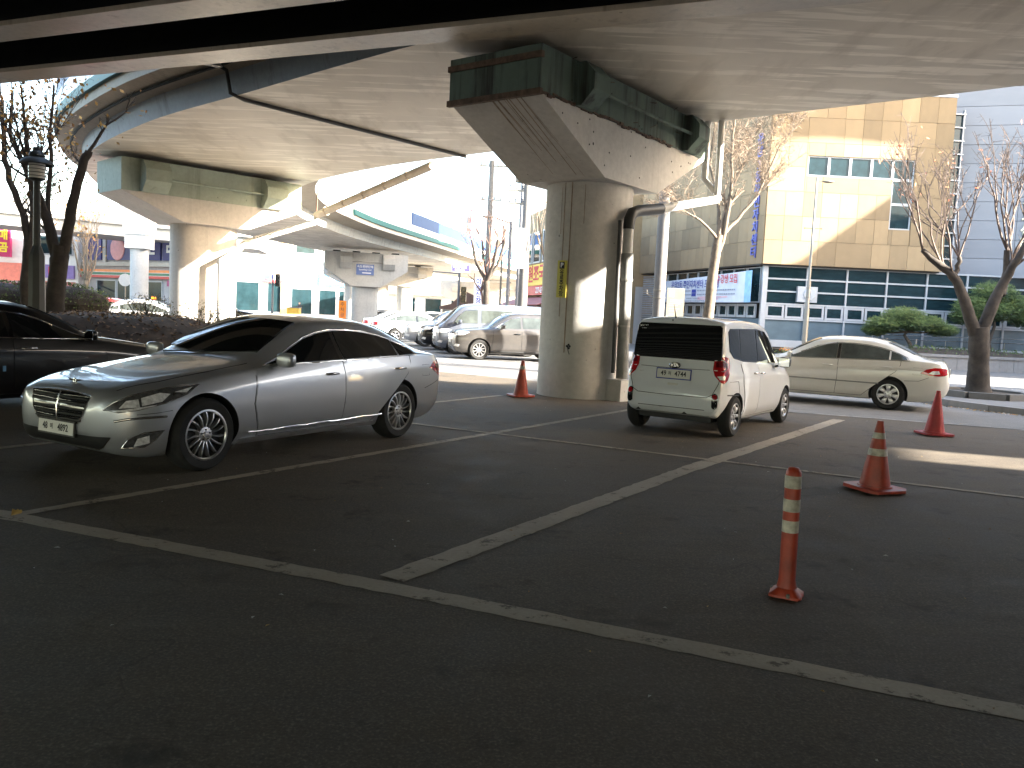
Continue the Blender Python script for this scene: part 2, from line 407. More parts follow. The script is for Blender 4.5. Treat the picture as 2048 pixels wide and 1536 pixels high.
class CarShape:
    """Body lofted along the car from its side and plan silhouettes; u runs from nose to tail."""
    def __init__(s, L, top, bot, wid, belt, rail, wheels, r_arch, hw_arch=None, n=84, side=None):
        s.L = L; s.top = pchip(top); s.bot = pchip(bot); s.wid = pchip(wid); s.belt = pchip(belt); s.rail = pchip(rail)
        s.wheels = wheels
        N0 = 1500; us = [L * i / N0 for i in range(N0 + 1)]
        acc = [0.0]
        for i in range(N0):
            a, b = us[i], us[i + 1]
            acc.append(acc[-1] + math.sqrt((b - a) ** 2 + (s.top(b) - s.top(a)) ** 2 + (s.wid(b) - s.wid(a)) ** 2 + (s.bot(b) - s.bot(a)) ** 2))
        st = []; j = 0
        for i in range(n + 1):
            q = acc[-1] * i / n
            while j < N0 and acc[j + 1] < q: j += 1
            st.append(us[min(j, N0)] if i < n else L)
        st[0] = 0.0
        rings = [s.ring(u) for u in st]
        vs, fs = [], []
        for u, r in zip(st, rings):
            for (y, z) in r: vs.append((s.X(u), -y, z))
            for (y, z) in r[-2:0:-1]: vs.append((s.X(u), y, z))
        m = 2 * len(rings[0]) - 2
        for i in range(len(st) - 1):
            for k in range(m):
                k2 = (k + 1) % m
                fs.append((i * m + k, i * m + k2, (i + 1) * m + k2, (i + 1) * m + k))
        fs.append(tuple(range(m - 1, -1, -1))); fs.append(tuple((len(st) - 1) * m + k for k in range(m)))
        bm = bmesh.new()
        bv = [bm.verts.new(v) for v in vs]
        for f in fs: bm.faces.new([bv[i] for i in f])
        bmesh.ops.remove_doubles(bm, verts=bm.verts, dist=0.0004)
        bmesh.ops.recalc_face_normals(bm, faces=bm.faces)
        s.bvh = BVHTree.FromBMesh(bm)
        me = bpy.data.meshes.new('body'); bm.to_mesh(me); bm.free()
        # wheel arches
        cut = MB()
        wmax = max(p[1] for p in wid)
        for (uw, zc) in wheels:
            for sg in (-1, 1):
                Mx = Matrix.Rotation(PI / 2, 3, 'X')
                prof = [(0.0, -0.30), (r_arch, -0.30), (r_arch, 0.30), (0.0, 0.30)]
                ring = [(s.X(uw) + r_arch * math.cos(2 * PI * k / 40), sg * (wmax - 0.36), zc + r_arch * math.sin(2 * PI * k / 40)) for k in range(40)]
                cut.extrude(ring, (0, sg * 0.60, 0), 1)
        oc = cut.build('cutter', [m_blackplastic, m_blackplastic]); ob = link_mesh('tmp_body', me)
        me.materials.append(m_blackplastic); me.materials.append(m_blackplastic)
        md = ob.modifiers.new('b', 'BOOLEAN'); md.operation = 'DIFFERENCE'; md.solver = 'EXACT'; md.object = oc
        dg = bpy.context.evaluated_depsgraph_get(); dg.update()
        s.me = bpy.data.meshes.new_from_object(ob.evaluated_get(dg))
        bpy.data.objects.remove(ob); bpy.data.objects.remove(oc)
        s.me.polygons.foreach_set('use_smooth', [True] * len(s.me.polygons))
        s.me.set_sharp_from_angle(angle=math.radians(38))
    def X(s, u): return s.L / 2 - u
    def ring(s, u):
        T, B, w, be, wr = s.top(u), s.bot(u), s.wid(u), s.belt(u), s.rail(u)
        be2 = min(be, T - 0.035); hh = max(0.02, be2 - B); q = min(1.0, hh / 0.5)
        t = sstep((T - be) / 0.42)
        P = [(0, B), (w - 0.11 * q, B), (w - 0.022 * q, B + min(0.15, 0.22 * hh)), (w, B + 0.50 * hh), (w - 0.012 * q, B + 0.80 * hh),
             (w - lerp(0.075, 0.065, t) * q, be2),
             (lerp(w * 0.70, min(wr, w - 0.10), t), lerp(T - 0.014, T - 0.060, t)),
             (lerp(w * 0.38, wr * 0.62, t), T - lerp(0.004, 0.012, t)), (0, T)]
        return round_poly(P, [0, .05, .06, .14, .035, .03, lerp(.10, .065, t), .2, 0], 4)
    def proj(s, p, n, off=0.0):
        n = Vector(n).normalized(); p = Vector(p)
        h = s.bvh.ray_cast(p + n * 0.8, -n, 1.4)
        if h[0] is None:
            h = s.bvh.find_nearest(p)
            return h[0] + n * off
        return h[0] + n * off
    def patch(s, name, pts, mat, parent, off=0.004, sp=0.07, skirt=0.02, nrm=None, fair=0):
        P = [Vector((s.X(p[0]), p[1], p[2])) for p in pts]
        c = sum(P, Vector()) / len(P)
        n = Vector((0, 0, 0))
        for i in range(len(P)): n += (P[i] - c).cross(P[(i + 1) % len(P)] - c)
        n = Vector(nrm) if nrm else n
        n.normalize()
        if not nrm and n.dot(c - Vector((0, 0, 0.75))) < 0: n = -n
        x = n.orthogonal().normalized(); y = n.cross(x)
        D = []
        for i in range(len(P)):
            a, b = P[i], P[(i + 1) % len(P)]; k = max(1, int((b - a).length / sp))
            for j in range(k): D.append(a + (b - a) * (j / k))
        d2 = [Vector(((p - c).dot(x), (p - c).dot(y))) for p in D]
        nb = len(d2)
        def inside(q):
            r = False
            for i in range(nb):
                a, b = d2[i], d2[(i + 1) % nb]
                if (a.y > q.y) != (b.y > q.y) and q.x < (b.x - a.x) * (q.y - a.y) / (b.y - a.y) + a.x: r = not r
            return r
        x0, x1 = min(p.x for p in d2), max(p.x for p in d2); y0, y1 = min(p.y for p in d2), max(p.y for p in d2)
        extra = []
        i = 0
        while x0 + sp * (i + .5) < x1:
            j = 0
            while y0 + sp * (j + .5) < y1:
                q = Vector((x0 + sp * (i + .5), y0 + sp * (j + .5)))
                if inside(q) and min((q - e).length for e in d2) > sp * 0.45: extra.append(q)
                j += 1
            i += 1
        r = geometry.delaunay_2d_cdt(d2 + extra, [(i, (i + 1) % nb) for i in range(nb)], [], 1, 1e-5)
        v2, faces = r[0], r[2]
        vs = [s.proj(c + x * q.x + y * q.y, n, off) for q in v2]
        bm = bmesh.new(); bv = [bm.verts.new(v) for v in vs]
        for f in faces:
            try: bm.faces.new([bv[i] for i in f])
            except ValueError: pass
        if fair:                       # glass: one smooth sheet, laid just clear of the panel under it
            A = np.array([[1, q.x, q.y, q.x * q.x, q.x * q.y, q.y * q.y, q.x ** 3, q.x * q.x * q.y, q.x * q.y * q.y, q.y ** 3][:fair] for q in v2])
            D_ = np.array([(v - c).dot(n) for v in vs]); w_ = np.linalg.lstsq(A, D_, rcond=None)[0]; F_ = A @ w_
            sh = min(.022, max(0.0, float(np.percentile(D_ - F_, 97))))
            for v, d0, f0 in zip(bm.verts, D_, F_): v.co += n * (f0 + sh - d0)
        bm.normal_update()
        if sum((f.normal.dot(n) for f in bm.faces), 0.0) < 0: bmesh.ops.reverse_faces(bm, faces=bm.faces)
        be = [e for e in bm.edges if e.is_boundary]
        ret = bmesh.ops.extrude_edge_only(bm, edges=be)
        for g in ret['geom']:
            if isinstance(g, bmesh.types.BMVert): g.co -= n * (skirt + off)
        bmesh.ops.recalc_face_normals(bm, faces=bm.faces)
        me = bpy.data.meshes.new(name); bm.to_mesh(me); bm.free()
        me.materials.append(mat)
        if len(me.polygons) and me.polygons[0].normal.dot(n) < 0: me.flip_normals()
        me.polygons.foreach_set('use_smooth', [True] * len(me.polygons)); me.set_sharp_from_angle(angle=math.radians(40))
        return link_mesh(name, me, parent)
    def trim(s, name, pts, r, mat, parent, nrm, off=0.0, n=6, closed=False, sp=0.08):
        P = [Vector((s.X(p[0]), p[1], p[2])) for p in pts]
        if closed: P.append(P[0])
        Q = []
        for i in range(len(P) - 1):
            k = max(1, int((P[i + 1] - P[i]).length / sp))
            for j in range(k): Q.append(P[i] + (P[i + 1] - P[i]) * (j / k))
        Q.append(P[-1])
        Q = [s.proj(p, nrm, off) for p in Q]
        return MB().tube(Q, r, n).build(name, mat, parent, 60)

def mirror(pts): return [(p[0], -p[1], p[2]) for p in pts]

def wheel_parts(R, Rr, w, style, parent_thing, x, y, z, cache={}):
    sg = 1 if y > 0 else -1
    key = (R, Rr, w, style)
    if key not in cache:
        Mx = Matrix.Rotation(-PI / 2, 3, 'X')       # lathe axis z -> +y outward
        h = w / 2
        ty = MB().lathe([(Rr - .012, -h + .02), (Rr + .02, -h), (R - .035, -h - .006), (R - .010, -h + .022), (R, -h + .05), (R, h - .05), (R - .010, h - .022), (R - .035, h + .004), (Rr + .02, h), (Rr - .004, h - .008), (Rr - .014, h - .03), (Rr - .03, -h + .03)], 44, M=Mx, closed=True)
        # tread grooves
        for g in (-.05, -.017, .017, .05):
            ty.lathe([(R + .0012, g * w / .22 - .004), (R + .0012, g * w / .22 + .004)], 44, M=Mx, mi=0)
        n, w0, w1, twist, dark = style
        rim = MB()
        rim.lathe([(Rr - .002, h - .006), (Rr + .004, h - .001), (Rr - .012, h + .001), (Rr - .02, h - .010)], 44, M=Mx, mi=0)
        rim.lathe([(Rr - .02, h - .010), (Rr - .03, h - .05), (Rr - .035, -h + .03)], 44, M=Mx, mi=1)
        rim.lathe([(0.0, h - .060), (Rr - .026, h - .066)], 32, M=Mx, mi=1)
        rim.lathe([(0.0, h - .006), (.028, h - .008), (.034, h - .016), (.075, h - .022), (.082, h - .06)], 20, M=Mx, mi=0)
        for k in range(n):
            a = 2 * PI * k / n + PI / 2
            rad = Vector((math.cos(a), 0, math.sin(a))); tan = Vector((-math.sin(a), 0, math.cos(a))); out = Vector((0, 1, 0))
            secs = []
            for j in range(5):
                t = j / 4; rr = lerp(.06, Rr - .016, t); ww = lerp(w0, w1, t); o = h - .022 + .014 * math.sin(PI * t) + .006 * t
                cc = rad * rr + tan * (twist * math.sin(PI * t)) + out * o
                secs.append([cc - tan * ww / 2 - out * .006, cc - tan * ww * .32, cc + tan * ww * .32, cc + tan * ww / 2 - out * .006, cc + tan * ww / 2 - out * .045, cc - tan * ww / 2 - out * .045])
            b = len(rim.v)
            for sc_ in secs: rim.v += [tuple(v) for v in sc_]
            for j in range(4):
                for q in range(6):
                    q2 = (q + 1) % 6
                    rim.f.append((b + j * 6 + q, b + (j + 1) * 6 + q, b + (j + 1) * 6 + q2, b + j * 6 + q2)); rim.m.append(0)
        for k in range(5):
            a = 2 * PI * k / 5 + .3
            rim.box((.048 * math.cos(a), h - .016, .048 * math.sin(a)), (.014, .012, .014), mi=1)
        cache[key] = (ty.mesh('tyre', m_tyre, 35), rim.mesh('rim', [m_rim, m_rimdark], 40))
    tm, rm = cache[key]
    o = link_mesh('wheel', tm, parent_thing); o.location = (x, y, z)
    if sg < 0: o.rotation_euler = (0, 0, PI)
    r = link_mesh('rim', rm, o)
    return o

def mirror_part(S, parent, u, y, z, mat, size=(.12, .22, .15), arm=True):
    b = MB()
    sg = 1 if y > 0 else -1
    b.blob((0, 0, 0), (size[0] / 2, size[1] / 2, size[2] / 2), 16, 10)
    for i, v in enumerate(b.v):                       # flatten the back and square it up
        x_, y_, z_ = v
        f = lambda q, h: math.copysign(abs(q / h) ** 0.62 * h, q)
        b.v[i] = (max(-size[0] * .30, f(x_, size[0] / 2)), f(y_, size[1] / 2), f(z_, size[2] / 2))
    o = b.build('mirror', mat, parent, 50); o.location = (S.X(u), y, z)
    g = MB().box((-size[0] * .305, 0, 0), (.006, size[1] * .84, size[2] * .78)).build('mirror_glass', m_chrome, o)
    a = MB().bar((0.02, -sg * size[1] * .3, -size[2] * .25), (.03, -sg * (size[1] * .55 + .07), -size[2] * .55), .05, .03).build('mirror_arm', m_blackplastic, o)
    return o

def handle_part(S, door, u, sg, z, mat=None, w=.20):
    p = S.proj((S.X(u), sg * 1.0, z), (0, sg, 0))
    b = MB(); pts = [(-w / 2, 0, 0), (-w / 2 + .02, sg * .028, 0), (0, sg * .036, .004), (w / 2 - .02, sg * .028, 0), (w / 2, 0, 0)]
    b.tube([(p.x + q[0], p.y + q[1], p.z + q[2]) for q in pts], [.009, .014, .015, .014, .009], 8)
    h = b.build('handle', mat or m_chrome, door, 60)
    return h

def plate_part(parent, c, n, up, num, han, rest, w=.52, h=.11, blue=False):
    """number plate: white board with dark digits, n its outward normal (car space)"""
    n = Vector(n).normalized(); up = Vector(up); up = (up - n * up.dot(n)).normalized(); r = up.cross(n)
    R = Matrix((r, n, up)).transposed(); c = Vector(c)
    b = MB().box(c, (w, .008, h), M=R).box(c - n * .006, (w + .03, .008, h + .03), M=R, mi=1)
    o = b.build('number_plate', [m_plate, m_ink_blue if blue else m_blackplastic], parent)
    tc = c + n * .006
    sz = h * .82
    text('plate_lettering', num, sz, m_ink, o, tc - r * w * .30, r, up, extrude=.001, bold=.012, squeeze=.82)
    text('plate_lettering', han, sz * .62, m_ink, o, tc - r * w * .115, r, up, extrude=.001, bold=.012, squeeze=.85)
    text('plate_lettering', rest, sz, m_ink, o, tc + r * w * .21, r, up, extrude=.001, bold=.012, squeeze=.86)
    return o

def sedan_shape(L, H, W, wf, wr_, R, hood=0.0):
    k = L / 4.985; q = H / 1.48; a = W / 1.89
    sc = lambda pts, m: [(u * k, v * m) for u, v in pts]
    top = sc([(0, .60), (.02, .69), (.05, .745), (.12, .79), (.35, .855), (.8, .93), (1.2, .985), (1.46, 1.02), (1.9, 1.25), (2.3, 1.425), (2.6, 1.472), (2.95, 1.48), (3.35, 1.468), (3.75, 1.405), (4.1, 1.272), (4.42, 1.115), (4.65, 1.07), (4.84, 1.05), (4.91, .98), (4.955, .85), (4.985, .70)], q)
    bot = [(0, .40), (.03 * k, .30), (.12 * k, .215), (.4 * k, .17), (.8 * k, .19), (4.3 * k, .19), (4.75 * k, .25), (4.92 * k, .34), (4.985 * k, .48)]
    wid = sc([(0, .46), (.02, .58), (.06, .68), (.14, .775), (.28, .855), (.5, .905), (.9, .935), (1.5, .945), (3.4, .945), (4.1, .93), (4.5, .895), (4.75, .83), (4.9, .73), (4.95, .66), (4.985, .55)], a)
    belt = sc([(0, .70), (.5, .80), (1.0, .88), (1.5, .945), (2.5, .985), (3.4, 1.01), (4.2, 1.04), (4.6, 1.03), (4.985, .95)], q)
    rail = sc([(1.3, .62), (1.8, .60), (2.3, .585), (2.9, .60), (3.6, .585), (4.2, .55), (4.5, .62)], a)
    return CarShape(L, top, bot, wid, belt, rail, [(wf, R + .005), (wr_, R + .005)], R + .045)

SED_WIN = [[(1.66, .985), (1.84, 1.045), (2.08, 1.17), (2.32, 1.285), (2.52, 1.345), (2.73, 1.382), (2.73, .999), (2.2, .99)],
           [(2.80, 1.386), (3.05, 1.388), (3.32, 1.37), (3.58, 1.326), (3.79, 1.27), (3.79, 1.03), (3.3, 1.018), (2.8, 1.003)],
           [(3.825, 1.258), (3.98, 1.20), (4.12, 1.12), (4.16, 1.05), (3.825, 1.032)]]

def common_glass(S, t, k, q, a, tint, ws=True):
    top = lambda u: S.top(u)
    def arc(u, ym, bow, n=7):
        return [(u + bow * (abs(2 * i / (n - 1) - 1) ** 2), ym * (2 * i / (n - 1) - 1), top(u)) for i in range(n)]
    p = arc(1.56 * k, .66 * a, .16 * k); r = arc(2.26 * k, .535 * a, .08 * k)[::-1]
    S.patch('windshield', p + r, tint, t, off=.008, sp=.09, fair=10)
    p = arc(3.80 * k, .50 * a, -.06 * k); r = arc(4.40 * k, .60 * a, -.14 * k)[::-1]
    S.patch('rear_window', p + r, tint, t, off=.008, sp=.09, fair=10)

def sedan(name, label, group, S, L, H, W, wf, wr_, R, Rr, tw, style, paint, tint, loc, rz, near=True, sides=(1, -1), chrome=True, plate=None, seamk=True):
    t = thing(name, label, 'car', (loc[0], loc[1], 0 if len(loc) < 3 else loc[2]), rz, group)
    k = L / 4.985; q = H / 1.48; a = W / 1.89
    me = S.me.copy(); me.materials[0] = paint; me.materials[1] = m_blackplastic
    link_mesh('body', me, t)
    for uw in (wf, wr_):
        for sg in (1, -1):
            wheel_parts(R, Rr, tw, style, t, S.X(uw), sg * (W / 2 - tw / 2 - .012), R)
    common_glass(S, t, k, q, a, tint)
    for sg in sides:
        sd = lambda pts: [(u * k, sg * W * .46, z * q) for u, z in pts]
        fd = S.patch('door', sd([(1.50, .94), (1.70, .972), (2.76, .985), (2.765, .6), (2.73, .27), (1.52, .27), (1.44, .6)]), paint, t, off=.0055, nrm=(0, sg, 0), sp=.05, skirt=.006)
        rd = S.patch('door', sd([(2.775, .985), (3.3, 1.002), (4.0, 1.02), (4.02, .93), (3.93, .80), (3.55, .50), (3.36, .34), (3.28, .27), (2.74, .27), (2.775, .6)]), paint, t, off=.0055, nrm=(0, sg, 0), sp=.05, skirt=.006)
        S.trim('door_seam', sd([(1.49, .95), (1.43, .6), (1.51, .26)]), .0045, m_seam, fd, (0, sg, 0), .0)
        S.trim('door_seam', sd([(2.77, .985), (2.77, .6), (2.735, .27)]), .0045, m_seam, fd, (0, sg, 0), .0)
        S.trim('door_seam', sd([(4.03, 1.02), (4.025, .93), (3.94, .80), (3.555, .50), (3.365, .335), (3.28, .26), (1.52, .262)]), .0045, m_seam, rd, (0, sg, 0), .0)
        handle_part(S, fd, 2.56 * k, sg, .855 * q, m_chrome if chrome else paint)
        handle_part(S, rd, 3.78 * k, sg, .875 * q, m_chrome if chrome else paint)
        for i, wn_ in enumerate(SED_WIN):
            S.patch('window', sd(wn_), tint, (fd, rd, t)[i], off=.004, nrm=(0, sg * .94, .34), sp=.09, skirt=.012, fair=6)
        # black pillar strip and bright window surround
        S.patch('pillar_trim', sd([(2.735, 1.383), (2.795, 1.386), (2.795, 1.005), (2.735, 1.0)]), m_gloss_black, t, off=.003, nrm=(0, sg * .94, .34), sp=.09, skirt=.004)
        out = [(1.62, .978), (1.84, 1.06), (2.08, 1.187), (2.32, 1.303), (2.52, 1.363), (2.75, 1.40), (3.05, 1.405), (3.32, 1.387), (3.58, 1.343), (3.80, 1.285), (3.98, 1.215), (4.14, 1.13), (4.19, 1.035), (3.8, 1.017), (3.3, 1.003), (2.75, .985), (2.2, .975)]
        S.trim('window_trim', sd(out), .009 if chrome else .006, m_chrome if chrome else m_blackplastic, t, (0, sg * .94, .34), .001, closed=True)
        mirror_part(S, t, 1.76 * k, sg * (W / 2 + .075), 1.03 * q, paint)
        if seamk:
            fl = [(4.28, .90), (4.28, .76), (4.45, .76), (4.45, .90)]
            S.trim('fuel_flap_seam', sd(fl), .0025, m_seam, t, (0, sg, 0), .0, n=4, closed=True)
        # bonnet shut line
        S.trim('bonnet_seam', [(.16 * k, sg * .60 * a, .80 * q), (.5 * k, sg * .70 * a, .88 * q), (1.0 * k, sg * .735 * a, .95 * q), (1.5 * k, sg * .74 * a, 1.0 * q)], .004, m_seam, t, (0, 0, 1), .0)
    S.trim('boot_seam', [(4.44 * k, -.62 * a, 1.1 * q), (4.7 * k, -.64 * a, 1.06 * q), (4.84 * k, -.60 * a, 1.05 * q)], .004, m_seam, t, (0, 0, 1), 0)
    S.trim('boot_seam', [(4.44 * k, .62 * a, 1.1 * q), (4.7 * k, .64 * a, 1.06 * q), (4.84 * k, .60 * a, 1.05 * q)], .004, m_seam, t, (0, 0, 1), 0)
    # interior mirror side wipers
    S.trim('wiper', [(1.52 * k, -.55 * a, 1.0 * q), (1.56 * k, .05, 1.02 * q)], .008, m_blackplastic, t, (0.3, 0, 1), .014)
    return t

def lamps(S, t, kind, k, q, a, sides=(1, -1)):
    for sg in sides:
        f = lambda pts: [(u * k, sg * y * a, z * q) for u, y, z in pts]
        if kind == 'front_sweep':
            n = (.62, sg * .78, .12)
            h = S.patch('headlight', f([(.085, .53, .600), (.13, .60, .665), (.24, .70, .735), (.48, .83, .800), (.80, .90, .825), (.66, .90, .740), (.46, .86, .665), (.26, .77, .610), (.14, .66, .585)]), m_lamp_in, t, off=.006, nrm=n, sp=.045, skirt=.01)
            S.trim('lamp_surround', f([(.085, .53, .600), (.13, .60, .665), (.24, .70, .735), (.48, .83, .800), (.80, .90, .825), (.66, .90, .740), (.46, .86, .665), (.26, .77, .610), (.14, .66, .585)]), .006, m_chrome, h, n, .003, closed=True)
            S.patch('lamp_lens', f([(.16, .64, .618), (.20, .68, .685), (.28, .735, .70), (.28, .76, .630)]), m_clear_lens, h, off=.014, nrm=n, sp=.03)
            S.patch('lamp_lens', f([(.30, .76, .64), (.30, .745, .71), (.44, .81, .755), (.52, .85, .745), (.44, .845, .68)]), m_clear_lens, h, off=.016, nrm=n, sp=.03)
            S.patch('lamp_lens', f([(.55, .86, .76), (.72, .895, .805), (.66, .89, .755)]), m_clear_lens, h, off=.012, nrm=n, sp=.03)
            S.patch('lamp_lens', f([(.11, .58, .597), (.16, .655, .602), (.40, .83, .652), (.38, .82, .638), (.2, .70, .59)]), m_clear_lens, h, off=.018, nrm=n, sp=.03)
        elif kind == 'front_simple':
            n = (.75, sg * .6, .25)
            S.patch('headlight', f([(.05, .50, .60), (.08, .56, .70), (.25, .74, .76), (.50, .86, .77), (.34, .83, .66), (.15, .70, .60)]), m_clear_lens, t, off=.006, nrm=n, sp=.06)
        elif kind == 'rear_wrap':
            n = (-.70, sg * .7, .12)
            S.patch('tail_light', f([(4.46, .905, .86), (4.62, .89, .93), (4.80, .82, .965), (4.90, .74, .95), (4.92, .70, .84), (4.90, .76, .755), (4.82, .83, .735), (4.68, .87, .78)]), m_red_lens, t, off=.006, nrm=n, sp=.05)
        elif kind == 'rear_simple':
            n = (-.85, sg * .5, .12)
            S.patch('tail_light', f([(4.60, .88, .90), (4.80, .80, .94), (4.93, .60, .92), (4.945, .58, .78), (4.86, .80, .78), (4.7, .86, .80)]), m_red_lens, t, off=.006, nrm=n, sp=.07)

# --- the silver executive sedan in front
def head(dx, dy): return math.atan2(dy, dx)
S_gen = sedan_shape(4.985, 1.48, 1.89, .86, 3.795, .345)
ST15 = (15, .012, .017, .012, True); ST7 = (7, .05, .10, .0, False); ST10 = (10, .03, .036, .0, False); ST8 = (8, .03, .05, .0, False); ST5 = (5, .05, .08, 0, False)
gen = sedan('silver_sedan', 'big silver saloon with chrome slatted grille and 48 4892 plate parked nose towards us', None, S_gen, 4.985, 1.48, 1.89, .86, 3.795, .345, .237, .235, ST15, p_silver, m_tint, (-2.83, 9.57), head(-.495, -.869))
lamps(S_gen, gen, 'front_sweep', 1, 1, 1); lamps(S_gen, gen, 'rear_wrap', 1, 1, 1)
def genesis_extras(t, S):
    nf = (1, 0, .10)
    gp = [(.05, -.43, .715), (.05, -.2, .735), (.05, 0, .74), (.05, .2, .735), (.05, .43, .715), (.03, .37, .56), (.02, .30, .465), (.02, .20, .438), (.02, -.20, .438), (.02, -.30, .465), (.03, -.37, .56)]
    g = S.patch('grille', gp, m_gloss_black, t, off=.006, nrm=nf, sp=.03)
    S.trim('grille_frame', gp, .007, m_chrome, g, nf, .006, closed=True)
    for z, w in ((.505, .33), (.555, .355), (.605, .375), (.655, .395), (.70, .41)):
        S.trim('grille_slat', [(.02, -w, z + .006), (.02, -.04, z), (.02, .04, z), (.02, w, z + .006)], .0035, m_chrome, g, nf, .012)
        S.trim('grille_slat', [(.02, -w, z - .018), (.02, 0, z - .022), (.02, w, z - .018)], .010, m_blackplastic, g, nf, .006)
    S.trim('grille_divider', [(.02, 0, .73), (.02, 0, .6), (.02, 0, .445)], .006, m_chrome, g, nf, .018)
    ip = [(.04, -.66, .375), (.02, -.3, .365), (.02, .3, .365), (.04, .66, .375), (.06, .57, .275), (.05, .48, .248), (.05, -.48, .248), (.06, -.57, .275)]
    i = S.patch('lower_intake', ip, m_blackplastic, t, off=.007, nrm=(1, 0, 0), sp=.03)
    S.trim('intake_trim', [(.04, .66, .372), (.06, .57, .275), (.05, .48, .245), (.05, -.48, .245), (.06, -.57, .275), (.04, -.66, .372)], .006, m_chrome, i, (1, 0, 0), .004)
    for sg in (1, -1):
        n = (.70, sg * .71, 0)
        f = lambda pts: [(u, sg * y, z) for u, y, z in pts]
        fg = S.patch('fog_light', f([(.12, .72, .275), (.16, .76, .36), (.26, .84, .415), (.42, .90, .43), (.34, .88, .345), (.26, .84, .285)]), m_lamp_in, t, off=.004, nrm=n, sp=.045)
        S.trim('fog_surround', f([(.12, .72, .275), (.16, .76, .36), (.26, .84, .415), (.42, .90, .43), (.34, .88, .345), (.26, .84, .285)]), .006, m_chrome, fg, n, .002, closed=True)
        S.patch('fog_lens', f([(.19, .79, .29), (.22, .81, .365), (.30, .86, .39), (.30, .86, .32)]), m_clear_lens, fg, off=.014, nrm=n, sp=.03)
        S.trim('bumper_trim', f([(.10, .66, .515), (.16, .745, .535), (.28, .845, .548), (.44, .905, .552)]), .012, m_chrome, t, n, .003)
        S.trim('bumper_seam', f([(.22, .80, .575), (.36, .885, .585), (.49, .915, .60)]), .003, m_seam, t, n, 0)
        S.trim('side_trim', [(1.38, sg * .9, .315), (2.6, sg * .9, .325), (3.46, sg * .9, .335)], .010, m_chrome, t, (0, sg, 0), .002)
        sk = S.patch('side_skirt', [(1.30, sg * .9, .262), (3.34, sg * .9, .262), (3.40, sg * .9, .20), (1.26, sg * .9, .20)], p_silver, t, off=.02, nrm=(0, sg, 0), sp=.12)
        S.trim('rear_bumper_seam', [(4.33, sg * .9, .60), (4.62, sg * .88, .66), (4.82, sg * .83, .70)], .0035, m_seam, t, (-.3, sg, 0), 0)
    e = MB()
    c = S.proj((S.X(.17), 0, .8), (.5, 0, .85), .012)
    for sg in (-1, 1):
        e.add([c + V(0, 0, .012), c + V(.0, sg * .11, .018), c + V(-.004, sg * .085, -.002), c + V(0, sg * .01, -.014), c + V(.008, 0, .012), c + V(.008, sg * .10, .015), c + V(.006, sg * .08, 0), c + V(.008, sg * .01, -.012)],
              [(0, 1, 2, 3), (4, 7, 6, 5), (0, 4, 5, 1), (1, 5, 6, 2), (2, 6, 7, 3)])
    e.tube([c + V(.006, .02 * math.cos(a), .016 * math.sin(a)) for a in [i * PI / 6 for i in range(13)]], .005, 6)
    e.build('bonnet_emblem', m_chrome, t)
    p = S.proj((S.X(0), 0, .405), (1, 0, 0), .022)
    plate_part(t, p, (1, 0, .05), (0, 0, 1), '48', '머', '4892')
genesis_extras(gen, S_gen)

# --- the black sedan beside it
blk = sedan('black_sedan', 'shiny black saloon parked left of the silver saloon, facing away', None, S_gen, 4.985, 1.48, 1.89, .86, 3.795, .345, .237, .235, ST10, p_black, m_tint, (-7.15, 11.45), head(.495, .869))
lamps(S_gen, blk, 'front_simple', 1, 1, 1); lamps(S_gen, blk, 'rear_wrap', 1, 1, 1)
pp = S_gen.proj((S_gen.X(2.9), -1, .60), (0, -1, 0), .002)
MB().box(pp, (.035, .03, .07)).build('door_guard', M('door_guard_blue', (.10, .25, .45), .6), blk)

# --- the white boxy minicar
S_ray = CarShape(3.60,
    [(0, .58), (.02, .70), (.06, .80), (.15, .90), (.4, .985), (.68, 1.05), (.95, 1.33), (1.2, 1.54), (1.42, 1.635), (1.8, 1.685), (2.4, 1.70), (3.0, 1.695), (3.34, 1.675), (3.415, 1.63), (3.445, 1.54), (3.475, 1.3), (3.50, 1.08), (3.535, .94), (3.56, .75), (3.59, .66), (3.60, .58)],
    [(0, .40), (.04, .28), (.2, .2), (.6, .19), (3.1, .20), (3.4, .27), (3.56, .31), (3.60, .38)],
    [(0, .50), (.03, .60), (.08, .67), (.2, .745), (.4, .78), (.8, .797), (2.8, .797), (3.2, .785), (3.38, .765), (3.46, .735), (3.52, .715), (3.57, .70), (3.60, .66)],
    [(0, .72), (.6, .95), (1.2, 1.0), (2.4, 1.03), (3.2, 1.06), (3.6, 1.05)],
    [(.6, .60), (1.2, .605), (1.8, .62), (2.8, .635), (3.3, .65), (3.5, .66)],
    [(.58, .305), (3.10, .305)], .335, n=90)
